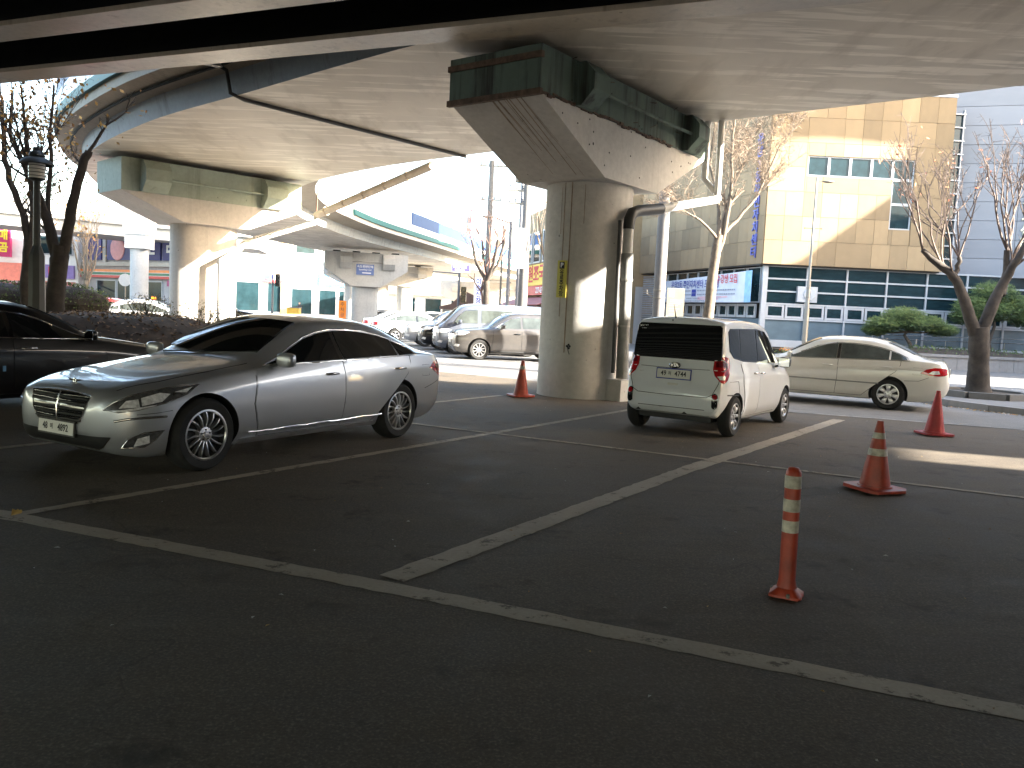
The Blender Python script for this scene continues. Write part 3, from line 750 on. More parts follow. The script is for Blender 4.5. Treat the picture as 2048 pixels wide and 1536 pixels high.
def build_ray():
    S = S_ray
    t = thing('white_minicar', 'boxy white microvan seen from behind with 49 4744 plate and black rear window', 'car', (3.26, 13.28, 0), head(.55, .835))
    me = S.me.copy(); me.materials[0] = p_white; me.materials[1] = m_blackplastic; link_mesh('body', me, t)
    for uw in (.58, 3.10):
        for sg in (1, -1): wheel_parts(.298, .19, .165, ST8, t, S.X(uw), sg * (.79 - .09), .298)
    nr = (-1, 0, .12)
    rw = S.patch('rear_window', [(3.45, -.665, 1.10), (3.45, -.64, 1.075), (3.45, .64, 1.075), (3.45, .665, 1.10), (3.44, .655, 1.3), (3.42, .63, 1.545), (3.42, .6, 1.575), (3.42, -.6, 1.575), (3.42, -.63, 1.545), (3.44, -.655, 1.3)], m_tint, t, off=.010, nrm=nr, sp=.06, fair=6)
    c = S.proj((S.X(3.45), .54, 1.53), nr, .0135)
    text('sticker_lettering', 'SOCAR', .042, m_ink_white, rw, c, (0, -1, 0), (-.12, 0, 1), extrude=.0006, bold=.015)
    c = S.proj((S.X(3.45), .54, 1.497), nr, .0135)
    text('sticker_lettering', 'car sharing', .018, m_ink_white, rw, c, (0, -1, 0), (-.12, 0, 1), extrude=.0006)
    hs = [(3.5, -.70, 1.07), (3.55, -.665, .78), (3.58, -.60, .62), (3.58, -.52, .575), (3.58, 0, .565), (3.58, .52, .575), (3.58, .60, .62), (3.55, .665, .78), (3.5, .70, 1.07)]
    S.trim('tailgate_seam', hs, .005, m_seam, t, (-1, 0, 0), 0.0)
    S.trim('tailgate_crease', [(3.53, -.52, .955), (3.53, 0, .945), (3.53, .52, .955)], .004, m_seam, t, (-1, 0, 0), -.001)
    for sg in (1, -1):
        n = (-.83, sg * .55, .05)
        f = lambda pts: [(u, sg * y, z) for u, y, z in pts]
        tl = S.patch('tail_light', f([(3.50, .565, 1.085), (3.46, .62, 1.135), (3.42, .70, 1.15), (3.38, .755, 1.13), (3.36, .765, 1.03), (3.38, .76, .92), (3.42, .745, .82), (3.47, .715, .775), (3.52, .675, .79), (3.545, .60, .88), (3.53, .565, .97)]), m_red_lens, t, off=.012, nrm=n, sp=.04)
        S.patch('inner_lens', f([(3.52, .60, 1.07), (3.40, .70, 1.085), (3.40, .71, 1.0), (3.52, .60, 1.0)]), m_red_dark, tl, off=.020, nrm=n, sp=.04)
        S.trim('lens_line', f([(3.52, .58, 1.09), (3.44, .66, 1.10), (3.40, .715, 1.06), (3.42, .72, .98), (3.46, .68, .945), (3.53, .58, .955)]), .006, m_clear_lens, tl, n, .020)
        S.patch('reversing_lens', f([(3.53, .625, .875), (3.44, .72, .885), (3.46, .715, .825), (3.52, .66, .83)]), m_clear_lens, tl, off=.020, nrm=n, sp=.03)
        ov = [(3.59, .635 + .045 * math.cos(2 * PI * i / 20) * 1.0, .53 + .06 * (1 if math.sin(2 * PI * i / 20) > 0 else -1) + .05 * math.sin(2 * PI * i / 20)) for i in range(20)]
        fb = S.patch('rear_fog_light', f(ov), m_gloss_black, t, off=.006, nrm=(-.9, sg * .42, 0), sp=.04)
        S.patch('fog_lens', f([(3.59, .635 + .036 * math.cos(2 * PI * i / 16), .590 + .036 * math.sin(2 * PI * i / 16)) for i in range(16)]), m_red_lens, fb, off=.013, nrm=(-.9, sg * .42, 0), sp=.03)
        sd = lambda pts: [(u, sg * .75, z) for u, z in pts]
        ns = (0, sg * .97, .2)
        fd = S.patch('door', sd([(.98, .97), (1.3, 1.0), (2.08, 1.02), (2.08, .26), (1.1, .26), (.96, .6)]), p_white, t, off=.0055, nrm=(0, sg, 0), sp=.05, skirt=.006)
        rd = S.patch('door', sd([(2.09, 1.02), (2.86, 1.04), (2.83, .74), (2.74, .52), (2.68, .26), (2.09, .26)]), p_white, t, off=.0055, nrm=(0, sg, 0), sp=.05, skirt=.006)
        S.trim('door_seam', sd([(2.085, 1.02), (2.085, .26)]), .0045, m_seam, fd, (0, sg, 0), 0)
        S.trim('door_seam', sd([(2.865, 1.04), (2.835, .74), (2.745, .52), (2.685, .26), (1.1, .255), (.955, .6), (.975, .97)]), .0045, m_seam, rd, (0, sg, 0), 0)
        S.patch('window', sd([(.98, 1.02), (1.10, 1.20), (1.34, 1.44), (1.52, 1.52), (2.02, 1.555), (2.05, 1.07), (1.4, 1.035)]), m_tint, fd, off=.005, nrm=ns, sp=.09, skirt=.012, fair=6)
        S.patch('window', sd([(2.11, 1.557), (2.62, 1.56), (2.80, 1.555), (2.84, 1.12), (2.76, 1.095), (2.08, 1.07)]), m_tint, rd, off=.005, nrm=ns, sp=.09, skirt=.012, fair=6)
        S.patch('window', sd([(2.86, 1.55), (3.20, 1.54), (3.28, 1.50), (3.26, 1.25), (3.14, 1.15), (2.88, 1.12)]), m_tint, t, off=.005, nrm=ns, sp=.09, skirt=.012, fair=6)
        S.patch('pillar_trim', sd([(1.0, 1.04), (1.5, 1.535), (2.0, 1.575), (3.22, 1.56), (3.30, 1.51), (3.28, 1.23), (3.14, 1.13), (2.75, 1.075), (1.4, 1.02)]), m_gloss_black, t, off=.002, nrm=ns, sp=.09, skirt=.004)
        handle_part(S, fd, 1.93, sg, .885); handle_part(S, rd, 2.26, sg, .895)
        mirror_part(S, t, 1.20, sg * .90, 1.04, m_gloss_black, (.13, .20, .17))
        S.trim('bumper_vent', sd([(3.02, .60), (3.40, .615)]), .009, m_blackplastic, t, (-.2, sg, 0), .001)
        S.trim('bumper_seam', sd([(2.98, .62), (3.05, .80), (3.36, .80)]), .0035, m_seam, t, (-.2, sg, 0), 0)
        S.patch('headlight', f([(.04, .52, .68), (.10, .66, .84), (.30, .76, .90), (.45, .78, .88), (.28, .76, .74), (.10, .66, .68)]), m_clear_lens, t, off=.006, nrm=(.7, sg * .7, .2), sp=.07)
    S.patch('windshield', [(.74, -.62, 1.12), (.70, -.3, 1.08), (.69, 0, 1.07), (.70, .3, 1.08), (.74, .62, 1.12), (1.36, .56, 1.6), (1.30, 0, 1.58), (1.36, -.56, 1.6)], m_tint, t, off=.003, sp=.09)
    b = MB(); c = S.proj((S.X(3.53), 0, .985), (-1, 0, 0), .004)
    b.lathe([(0, .008), (.9, .006), (1.0, 0)], 24, M=Matrix(((0, 0, -1), (-.085, 0, 0), (0, .045, 0))), c=c)
    em = b.build('tailgate_emblem', m_gloss_black, t, 40)
    S.trim('emblem_ring', [(3.53, .085 * math.cos(i * PI / 12), .985 + .045 * math.sin(i * PI / 12)) for i in range(24)], .003, m_chrome, em, (-1, 0, 0), .008, n=5, closed=True)
    text('emblem_lettering', 'KIA', .062, m_chrome, em, c + V(-.010, 0, 0), (0, -1, 0), (0, 0, 1), extrude=.001, bold=.01, squeeze=1.25)
    p = S.proj((S.X(3.56), 0, .865), (-1, 0, 0), .016)
    plate_part(t, p, (-1, 0, .08), (0, 0, 1), '49', '허', '4744', w=.50, h=.125, blue=True)
    b = MB(); p = S.proj((S.X(3.58), 0, .72), (-1, 0, 0), .002); b.box(p, (.012, .15, .028)).build('tailgate_handle', p_pearl, t)
    c = S.proj((S.X(3.54), .50, .875), (-1, 0, 0), .004); text('badge_lettering', 'RAY', .035, m_chrome, t, c, (0, -1, 0), (0, 0, 1), extrude=.001)
    lb = S.patch('bumper_underside', [(3.58, -.50, .40), (3.58, .50, .40), (3.57, .56, .31), (3.57, -.56, .31)], m_blackplastic, t, off=.004, nrm=(-1, 0, 0), sp=.1)
    c = S.proj((S.X(3.36), .10, 1.69), (0, 0, 1)); an = MB().tube([c, c + V(-.02, 0, .04), c + V(-.10, 0, .19)], [.014, .008, .003], 6).build('aerial', m_blackplastic, t)
    c = S.proj((S.X(3.42), 0.12, 1.63), (-1, 0, .5), .003); MB().blob(c, .012, 8, 5).build('washer_nozzle', m_blackplastic, t)
    MB().box((S.X(2.95), 0, .26), (1.0, 1.1, .10)).build('underbody', m_blackplastic, t)
    return t
ray = build_ray()

# --- the white mid sedan at the kerb
S_lot = sedan_shape(4.755, 1.48, 1.82, .93, 3.65, .325)
lot = sedan('white_saloon', 'dusty white saloon parked along the kerb beside the street tree', None, S_lot, 4.755, 1.48, 1.82, .93, 3.65, .325, .208, .205, ST7, p_pearl, m_glass_mid, (7.02, 18.42), head(-.885, .465), chrome=False)
lamps(S_lot, lot, 'front_simple', .954, 1, .963)
def lotze_extras(t, S):
    k = 4.755 / 4.985; a = .963
    for sg in (1, -1):
        n = (-.66, sg * .74, .12)
        f = lambda pts: [(u * k, sg * y * a, z) for u, y, z in pts]
        tl = S.patch('tail_light', f([(4.42, .905, .80), (4.55, .895, .885), (4.72, .85, .925), (4.86, .77, .92), (4.93, .66, .90), (4.94, .64, .79), (4.90, .76, .765), (4.78, .84, .755), (4.6, .885, .76)]), m_red_lens, t, off=.006, nrm=n, sp=.05)
        S.patch('inner_lens', f([(4.58, .88, .80), (4.66, .87, .855), (4.78, .83, .86), (4.80, .82, .80), (4.7, .86, .785)]), m_clear_lens, tl, off=.013, nrm=n, sp=.04)
        S.trim('side_trim', [(1.50 * k, sg * .9, .545), (2.7 * k, sg * .9, .54), (3.62 * k, sg * .9, .535)], .015, m_pipe_grey, t, (0, sg, 0), .003)
        S.trim('bumper_seam', f([(4.1, .9, .62), (4.4, .9, .635), (4.60, .89, .72)]), .004, m_seam, t, n, 0)
        S.trim('door_visor', [(1.95 * k, sg * .8, 1.125), (2.3 * k, sg * .78, 1.285), (2.72 * k, sg * .76, 1.378)], .014, m_chrome, t, (0, sg * .94, .34), .010)
    p = S.proj((S.X(4.72), 0, .80), (-1, 0, 0), .01); MB().box(p, (.02, .34, .17)).build('number_plate', m_plate, t)
    seats = MB()
lotze_extras(lot, S_lot)

# --- the row of parked cars on the sunny road
def boxy_shape(L, top, W, belt0, R, wf, wr_, railw):
    bot = [(0, .42), (.05, .32), (.2, .24), (.6, .22), (L - .5, .24), (L - .1, .34), (L, .45)]
    wid = [(0, W * .30), (.03, W * .37), (.10, W * .425), (.25, W * .465), (.5, W * .49), (1.0, W * .5), (L - .9, W * .5), (L - .3, W * .485), (L - .1, W * .45), (L, W * .38)]
    belt = [(0, belt0 - .14), (1.0, belt0), (L, belt0 + .05)]
    return CarShape(L, top, bot, wid, belt, [(.5, railw), (L, railw * .98)], [(wf, R + .005), (wr_, R + .005)], R + .05, n=70)
S_suv = boxy_shape(4.42, [(0, .68), (.03, .82), (.10, .92), (.3, 1.0), (.8, 1.07), (1.12, 1.11), (1.55, 1.40), (1.95, 1.60), (2.3, 1.655), (3.0, 1.67), (3.7, 1.62), (4.0, 1.52), (4.2, 1.20), (4.34, 1.02), (4.40, .85), (4.42, .68)], 1.83, 1.04, .345, .87, 3.52, .60)
S_van = boxy_shape(4.70, [(0, .70), (.03, .95), (.08, 1.05), (.22, 1.15), (.5, 1.42), (.85, 1.75), (1.05, 1.86), (1.5, 1.92), (3.5, 1.93), (4.45, 1.90), (4.56, 1.80), (4.62, 1.3), (4.67, 1.0), (4.70, .70)], 1.74, 1.10, .325, .75, 3.45, .68)
def boxcar(name, label, group, S, L, W, R, Rr, wheels, paint, loc, rz, win, wsp, style, roofbars=False, sides=(1, -1)):
    t = thing(name, label, 'car', (*loc, 0), rz, group)
    me = S.me.copy(); me.materials[0] = paint; me.materials[1] = m_blackplastic; link_mesh('body', me, t)
    for uw in wheels:
        for sg in (1, -1): wheel_parts(R, Rr, .22, style, t, S.X(uw), sg * (W / 2 - .125), R)
    S.patch('windshield', [(u, y, S.top(u)) for u, y in wsp] + [(u, -y, S.top(u)) for u, y in wsp[::-1]], m_glass_mid, t, off=.004, sp=.1)
    for sg in sides:
        for w_ in win: S.patch('window', [(u, sg * W * .45, z) for u, z in w_], m_glass_mid, t, off=.005, nrm=(0, sg * .95, .3), sp=.1)
        o = [(win[0][0][0] - .03, win[0][0][1] - .015)] + [(u, z + .02) for u, z in win[0][1:-1]]
        S.trim('window_trim', [(u, sg * W * .45, z) for u, z in o], .012, m_chrome, t, (0, sg * .95, .3), .004)
        S.patch('headlight', [(.06, sg * .48, .80), (.12, sg * .62, .90), (.34, sg * .82, .95), (.52, sg * .86, .93), (.36, sg * .83, .82), (.12, sg * .66, .76)], m_clear_lens, t, off=.008, nrm=(.7, sg * .66, .25), sp=.06)
        S.patch('fog_light', [(.08, sg * .60, .45), (.14, sg * .70, .52), (.24, sg * .78, .50), (.2, sg * .76, .42)], m_clear_lens, t, off=.008, nrm=(.7, sg * .7, 0), sp=.06)
        ud = win[0][-2][0]
        S.trim('door_seam', [(ud + .03, sg * .8, 1.0), (ud + .03, sg * .8, .34)], .006, m_seam, t, (0, sg, 0), 0)
        S.trim('door_seam', [(wheels[0] + .48, sg * .8, .98), (wheels[0] + .42, sg * .8, .36)], .006, m_seam, t, (0, sg, 0), 0)
        d = MB(); p = S.proj((S.X(ud - .12), sg, .92), (0, sg, 0), .02); d.box(p, (.2, .03, .035)).build('handle', m_chrome, t)
        mirror_part(S, t, win[0][0][0] + .22, sg * (W / 2 + .10), win[0][0][1] + .06, paint, (.16, .22, .17))
        S.trim('sill_trim', [(wheels[0] + .42, sg * .8, .30), (wheels[1] - .42, sg * .8, .30)], .03, m_blackplastic, t, (0, sg, 0), 0)
        if roofbars: S.trim('roof_rail', [(1.9, sg * .58, 1.6), (2.6, sg * .6, 1.66), (3.8, sg * .58, 1.6)], .018, m_chrome, t, (0, sg * .3, 1), .03)
    g = S.patch('grille', [(.02, -.45, .80), (.02, .45, .80), (.02, .42, .66), (.02, -.42, .66)], m_gloss_black, t, off=.006, nrm=(1, 0, .1), sp=.1)
    S.trim('grille_slat', [(.02, -.44, .74), (.02, 0, .74), (.02, .44, .74)], .012, m_chrome, g, (1, 0, .1), .012)
    S.patch('lower_intake', [(.02, -.5, .56), (.02, .5, .56), (.03, .46, .42), (.03, -.46, .42)], m_blackplastic, t, off=.006, nrm=(1, 0, 0), sp=.1)
    p = S.proj((S.X(0), 0, .60), (1, 0, 0), .015); MB().box(p, (.012, .50, .11)).build('number_plate', m_plate, t)
    return t
RG = 'cars parked side by side on the sunny road'
hx, hy = -.975, -.222
rzr = head(hx, hy)
SUVWIN = [[(1.42, 1.10), (1.62, 1.24), (1.95, 1.46), (2.3, 1.525), (2.3, 1.10)], [(2.37, 1.53), (2.9, 1.535), (3.25, 1.51), (3.25, 1.13), (2.37, 1.105)], [(3.32, 1.50), (3.7, 1.44), (3.85, 1.33), (3.78, 1.17), (3.32, 1.135)]]
SUVWS = [(1.20, .70), (1.12, .4), (1.10, 0.001)]
SUVWSP = [(1.22, .72), (1.98, .56)]
VANWIN = [[(.62, 1.16), (.80, 1.42), (1.05, 1.66), (1.52, 1.70), (1.52, 1.18)], [(1.66, 1.70), (2.85, 1.71), (2.85, 1.20), (1.66, 1.20)], [(2.95, 1.71), (4.2, 1.70), (4.2, 1.22), (2.95, 1.22)]]
boxcar('grey_suv', 'grey crossover parked nearest in the sunny row, half behind the concrete pier', RG, S_suv, 4.42, 1.83, .345, .225, (.87, 3.52), p_grey, (-.05, 29.2), rzr, SUVWIN, SUVWSP, ST10, True)
boxcar('silver_van', 'tall silver blue minibus parked second in the sunny row', RG, S_van, 4.70, 1.74, .325, .20, (.75, 3.45), p_bluegrey, (-.75, 32.0), rzr, VANWIN, [(.30, .70), (.92, .62)], ST5)
boxcar('black_suv', 'dark crossover squeezed between the silver minibus and the pale crossover', RG, S_suv, 4.42, 1.83, .345, .225, (.87, 3.52), p_black, (-1.75, 34.6), rzr, SUVWIN, SUVWSP, ST10)
boxcar('pale_suv', 'pale silver crossover with black lower bumper parked fourth in the sunny row', RG, S_suv, 4.42, 1.83, .345, .225, (.87, 3.52), p_lsilver, (-2.75, 37.3), rzr, SUVWIN, SUVWSP, ST10, True)
def far_sedan(name, label, group, paint, loc, rz, tint=m_glass_mid):
    t = sedan(name, label, group, S_lot, 4.755, 1.48, 1.82, .93, 3.65, .325, .208, .205, ST5, paint, tint, loc, rz, chrome=True, seamk=False)
    lamps(S_lot, t, 'front_simple', .954, 1, .963); lamps(S_lot, t, 'rear_simple', .954, 1, .963)
    return t
far_sedan('white_sedan', 'white saloon with red tail lights backed in beside the pale crossover', RG, p_white, (-4.6, 40.6), head(.975, .222))
far_sedan('white_sedan', 'farthest white saloon of the sunny row, tail lights towards the road', RG, p_white, (-5.6, 43.6), head(.975, .222))
far_sedan('silver_saloon', 'pale silver saloon crossing the road in front of the far viaduct pier', None, p_lsilver, (-9.6, 62.2), head(.86, .5), m_tint)
far_sedan('white_sedan', 'white saloon roof showing beyond the sunny row under the far viaduct', None, p_white, (-6.2, 68), head(.95, .3))
far_sedan('white_sedan', 'white saloon driving behind the trimmed green hedge', None, p_white, (-25.6, 50.5), head(.93, .35))
far_sedan('red_taxi', 'saloon with red and blue body behind the leafy mound', None, p_redcar, (-17.9, 37.5), head(.93, .35))
far_sedan('white_sedan', 'sunlit white saloon behind the leafy shrubs left of the second pier', None, p_white, (-15.3, 35.2), head(.93, .35))
tx = far_sedan('dark_taxi', 'dark taxi with an orange roof lamp behind the sunlit white saloon', None, p_bluegrey, (-20.3, 46.5), head(.93, .35))
MB().box((0.1, 0, 1.54), (.22, .5, .13)).build('roof_lamp', m_amber, tx)
far_sedan('black_sedan', 'black saloon half hidden behind the second pier', None, p_black, (-18.6, 53), head(.9, .4), m_tint)
# ------------------------------------------------------------------ ground, roads, markings
def sheet(name, poly, z, mat, kind='structure', parent=None):
    o = MB().add([(x, y, z) for x, y in poly], [tuple(range(len(poly)))]).build(name, mat, parent)
    if parent is None: tag(o, kind=kind)
    return o
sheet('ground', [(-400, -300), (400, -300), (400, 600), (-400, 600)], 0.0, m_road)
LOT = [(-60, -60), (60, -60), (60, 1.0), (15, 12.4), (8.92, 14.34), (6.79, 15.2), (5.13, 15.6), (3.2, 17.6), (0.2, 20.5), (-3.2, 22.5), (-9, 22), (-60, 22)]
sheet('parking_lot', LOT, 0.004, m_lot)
U1 = Vector((0.5535, 0.8328, 0)).normalized(); U2 = Vector((0.921, -0.389, 0)).normalized()
def line_strip(name, a, b, w, mat, z=0.0065, seed=0, step=.09, jag=.006, parent=None):
    r = random.Random(seed); a = Vector((*a, 0)); b = Vector((*b, 0)); d = (b - a); L = d.length; d.normalize(); n = Vector((-d.y, d.x, 0))
    k = max(2, int(L / step)); vs = []
    for i in range(k + 1):
        p = a + d * L * i / k; e1 = w / 2 + r.uniform(-jag, jag); e2 = w / 2 + r.uniform(-jag, jag)
        vs += [(p.x + n.x * e1, p.y + n.y * e1, z), (p.x - n.x * e2, p.y - n.y * e2, z)]
    o = MB().add(vs, [(2 * i, 2 * i + 1, 2 * i + 3, 2 * i + 2) for i in range(k)]).build(name, mat, parent)
    tag(o, kind='structure'); return o
line_strip('bay_line', (-8.5, 7.78), (-.45, 4.58), .17, m_line, .0065, 1, jag=.008)
line_strip('bay_line', (-.45, 4.58), (5.2, 2.2), .17, m_line, .0065, 2, jag=.008)
line_strip('bay_line', (-3.50, 5.86), (2.4, 15.15), .115, m_line_thin, .009, 3)
line_strip('bay_line', (-.66, 4.82), (2.0, 9.03), .20, m_line, .009, 4, jag=.009)
line_strip('bay_line', (2.0, 9.03), (5.85, 14.70), .21, m_line, .009, 5, jag=.007)
line_strip('bay_line', (-6.0, 7.0), (-.2, 16.2), .115, m_line_thin, .009, 6)
line_strip('bay_line', (-1.4, 11.57), (5.2, 8.25), .085, m_line_thin, .0115, 7)
line_strip('bay_line', (5.2, 8.25), (12, 4.9), .085, m_line_thin, .0115, 8)
line_strip('road_edge_line', (5.0, 15.75), (9.2, 14.42), .11, worn_paint('faint_line', (.36, .35, .33), (.175, .172, .168), .5), .012, 9, jag=.02)
line_strip('road_edge_line', (-3.08, 28.94), (-9.5, 55.0), .14, m_line_white, .008, 10)
for i in range(6):
    a = V(-3.08, 28.94, 0) + V(-.24, .97, 0) * (i * 2.72); line_strip('bay_line', (a.x, a.y), (a.x + 4.6, a.y + 1.13), .12, m_line_white, .012, 20 + i)
line_strip('road_edge_line', (9.0, 25.6), (26, 25.2), .12, m_line_white, .008, 31)
line_strip('road_edge_line', (-6, 22.3), (4, 23.6), .12, m_line_white, .008, 32)

# ------------------------------------------------------------------ ramp viaduct (curved box girder)
def catmull(P, n):
    out = []
    for i in range(len(P) - 1):
        p0 = P[max(i - 1, 0)]; p1 = P[i]; p2 = P[i + 1]; p3 = P[min(i + 2, len(P) - 1)]
        for j in range(n):
            t = j / n
            out.append(.5 * ((2 * p1) + (-p0 + p2) * t + (2 * p0 - 5 * p1 + 4 * p2 - p3) * t * t + (-p0 + 3 * p1 - 3 * p2 + p3) * t ** 3))
    out.append(P[-1]); return out
CL = [V(14.50, 4.80, 6.30), V(10.50, 9.00, 6.22), V(6.90, 12.45, 6.15), V(2.05, 16.45, 6.15), V(-3.17, 20.97, 6.10), V(-7.15, 24.41, 6.05), V(-10.73, 28.76, 6.00), V(-13.05, 33.72, 5.95), V(-14.17, 39.24, 5.85), V(-14.22, 45.24, 5.80), V(-13.25, 52.57, 5.70), V(-10.87, 62.57, 5.60), V(-6.00, 85.00, 5.50), V(1.50, 112.00, 5.50), V(11.50, 148.00, 5.40), V(24.00, 190.00, 5.20)]
CP = catmull(CL, 6)
FL_P = V(-11.2, 18.13, 0); FL_D = V(-.922, .388, 0).normalized(); FL_N = V(-.388, -.922, 0).normalized()   # edge of the main viaduct
stn = []
for i, p in enumerate(CP):
    d = (CP[min(i + 1, len(CP) - 1)] - CP[max(i - 1, 0)]); d.z = 0; d.normalize()
    r = V(d.y, -d.x, 0)                   # towards the inside of the curve
    do = lerp(3.9, 3.62, sstep((p.y - 18) / 9)); full = do; den = (-r).dot(FL_N)
    if den > .2:
        lim = -((p - FL_P).dot(FL_N)) / den - .25
        if i < 26: do = max(-3.2, min(do, lim))
    stn.append((p, d, r, do, do >= full - .02))
def sweep(rows, mats, name, parent, smooth=None, i0=0, i1=None):
    """rows: per station list of (lateral, z) points making a closed section, with a material per edge"""
    b = MB(); sel = stn[i0:i1]; n = None
    for st in sel:
        sec = rows(st); n = len(sec)
        for (l, z, m) in sec: b.v.append(tuple(st[0] + st[2] * l + V(0, 0, z)))
    ms = [m for (l, z, m) in rows(sel[0])]
    for i in range(len(sel) - 1):
        for k in range(n):
            k2 = (k + 1) % n
            b.f.append((i * n + k, (i + 1) * n + k, (i + 1) * n + k2, i * n + k2)); b.m.append(ms[k])
    b.f.append(tuple(range(n))); b.m.append(ms[0]); b.f.append(tuple((len(sel) - 1) * n + k for k in range(n - 1, -1, -1))); b.m.append(ms[0])
    return b.build(name, mats, parent, smooth)
def m_soffit_make():
    m, nt, b = newmat('soffit_paint'); w = worldpos(nt); c = (0.58, 0.515, 0.415)
    a = ramp(nt, noise(nt, w, .5, 6, .6), [(.3, [x * .85 for x in c]), (.7, [x * 1.1 for x in c])])
    st = noise(nt, worldpos(nt, (.35, 3.0, 1), (0, 0, .66)), 1.0, 4, .6)        # roller stripes across the deck
    a = mixc(nt, ramp(nt, st, [(.52, (0, 0, 0)), (.58, (.85,) * 3)]), a, (.78, .71, .60))
    st2 = noise(nt, worldpos(nt, (1.6, .5, 1), (0, 0, .66)), 1.0, 5, .6)
    a = mixc(nt, ramp(nt, st2, [(.52, (0, 0, 0)), (.66, (.55,) * 3)]), a, (.38, .32, .24))
    cr_ = ramp(nt, noise(nt, worldpos(nt, (1, 14, 1), (0, 0, 1.1)), 1.0, 6, .8), [(.74, (0, 0, 0)), (.76, (.6,) * 3)])
    a = mixc(nt, cr_, a, (.16, .13, .10))
    nt.links.new(a, b.inputs['Base Color']); b.inputs['Roughness'].default_value = .55
    bumpn(nt, b, st, .12, .02); return m
m_soffit = m_soffit_make()
ramp_o = thing('ramp_viaduct', 'curved pale concrete ramp bridge sweeping overhead across two hammerhead piers', 'bridge', (2.05, 16.45, 6.15))
ramp_o.location = (0, 0, 0)
def sec_girder(st):
    do = st[3]; wo = .80 if st[4] else 0.02
    return [(-do, 0, 0), (3.6, 0, 1), (3.72, .50, 2), (4.75, .68, 3), (4.75, 1.0, 3), (-do - wo, 1.0, 2), (-do - wo, .68, 2), (-do - .1 * (wo > .5), .50, 1)]
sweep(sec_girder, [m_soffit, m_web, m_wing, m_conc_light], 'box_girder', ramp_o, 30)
def band_sec(l, dl, z0, z1):
    f = lambda st: l if l > 0 else l + 4.75 - st[3] - .8
    return lambda st: [(f(st), z0, 0), (f(st) + dl, z0, 0), (f(st) + dl, z1, 0), (f(st), z1, 0)]
io = next(i for i, s in enumerate(stn) if s[4])
fi = next(i for i, s in enumerate(stn) if s[0].y > 47)
fj = next(i for i, s in enumerate(stn) if s[0].y > 57)
for nm, l, dl, z0, z1, mt, a_, b_ in (('barrier_teal_strip', -4.86, .16, .94, 1.20, m_teal, io, None), ('barrier_white_strip', -4.80, .12, 1.20, 1.72, m_white, io, None), ('barrier_blue_panel', -4.79, .08, 1.73, 2.6, m_blue, io, None),
                                      ('barrier_teal_strip', 4.70, .16, .94, 1.24, m_teal, fi, None), ('barrier_white_strip', 4.68, .12, 1.24, 1.66, m_white, fi, None), ('barrier_blue_panel', 4.69, .08, 1.67, 2.5, m_blue, fj, None),
                                      ('parapet', 4.55, .18, 1.002, 1.30, m_conc_light, 0, fi + 1)):
    sweep(band_sec(l, dl, z0, z1), [mt], nm, ramp_o, 30, a_, b_)
# drip conduit under the outer wing and across the soffit
ic = [st[0] + st[2] * (-st[3] - .42) + V(0, 0, .54) for st in stn if st[4] and -13.2 < st[0].x < -1.5 and st[0].y < 36]
MB().tube(ic, .035, 6).build('wing_conduit', m_dark, ramp_o, 60)
def sof(u_, lat, dz=-.05):
    i = min(range(len(stn)), key=lambda k: abs(stn[k][0].x - u_) + (1000 if stn[k][0].y > 40 else 0)); st = stn[i]
    return st[0] + st[2] * lat + V(0, 0, dz)
MB().tube([sof(-3.6, -4.5, .60), sof(-3.6, -4.05, .48), sof(-3.7, -3.95, .02), sof(-3.9, -3.6, -.05), sof(-3.6, 3.55, -.05)], .045, 8).build('drain_conduit', m_pvc_dark, ramp_o, 60)
c0 = sof(-3.6, -4.45, .56); MB().box(c0, (.5, .18, .14), .7).build('junction_box', m_pvc, ramp_o)

# ------------------------------------------------------------------ main viaduct straight overhead
mv = thing('main_viaduct', 'dark girder viaduct directly overhead with two lit bottom flanges', 'bridge', (0, 0, 0))
def fp(s, n, z): return FL_P + FL_D * (-s) + FL_N * n + V(0, 0, z)
def fquad(s0, s1, n0, n1, z0, z1): return [fp(s0, n0, z0), fp(s1, n0, z0), fp(s1, n1, z0), fp(s0, n1, z0)], (0, 0, z1 - z0)
S0, S1 = -55, 42
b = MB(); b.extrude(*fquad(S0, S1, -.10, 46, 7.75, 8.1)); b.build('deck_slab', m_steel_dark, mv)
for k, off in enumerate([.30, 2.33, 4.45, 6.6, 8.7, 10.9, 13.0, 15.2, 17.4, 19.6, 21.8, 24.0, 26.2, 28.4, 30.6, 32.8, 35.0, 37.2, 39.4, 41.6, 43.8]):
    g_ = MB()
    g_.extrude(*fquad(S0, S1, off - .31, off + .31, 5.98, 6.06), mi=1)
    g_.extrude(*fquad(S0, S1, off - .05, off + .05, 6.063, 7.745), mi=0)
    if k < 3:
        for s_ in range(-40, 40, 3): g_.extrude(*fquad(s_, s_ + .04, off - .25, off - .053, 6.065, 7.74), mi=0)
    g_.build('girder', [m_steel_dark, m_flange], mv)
for s_ in range(-42, 42, 6):
    c_ = MB(); c_.extrude(*fquad(s_, s_ + .12, .36, 45, 6.9, 7.7)); c_.build('cross_beam', m_steel_dark, mv)
for k, (s_, w_) in enumerate(((6.2, .5), (15.5, .4))):
    MB().extrude(*fquad(s_, s_ + w_, .37, .75, 6.5, 6.9)).build('bearing_plate', m_steel_dark, mv)
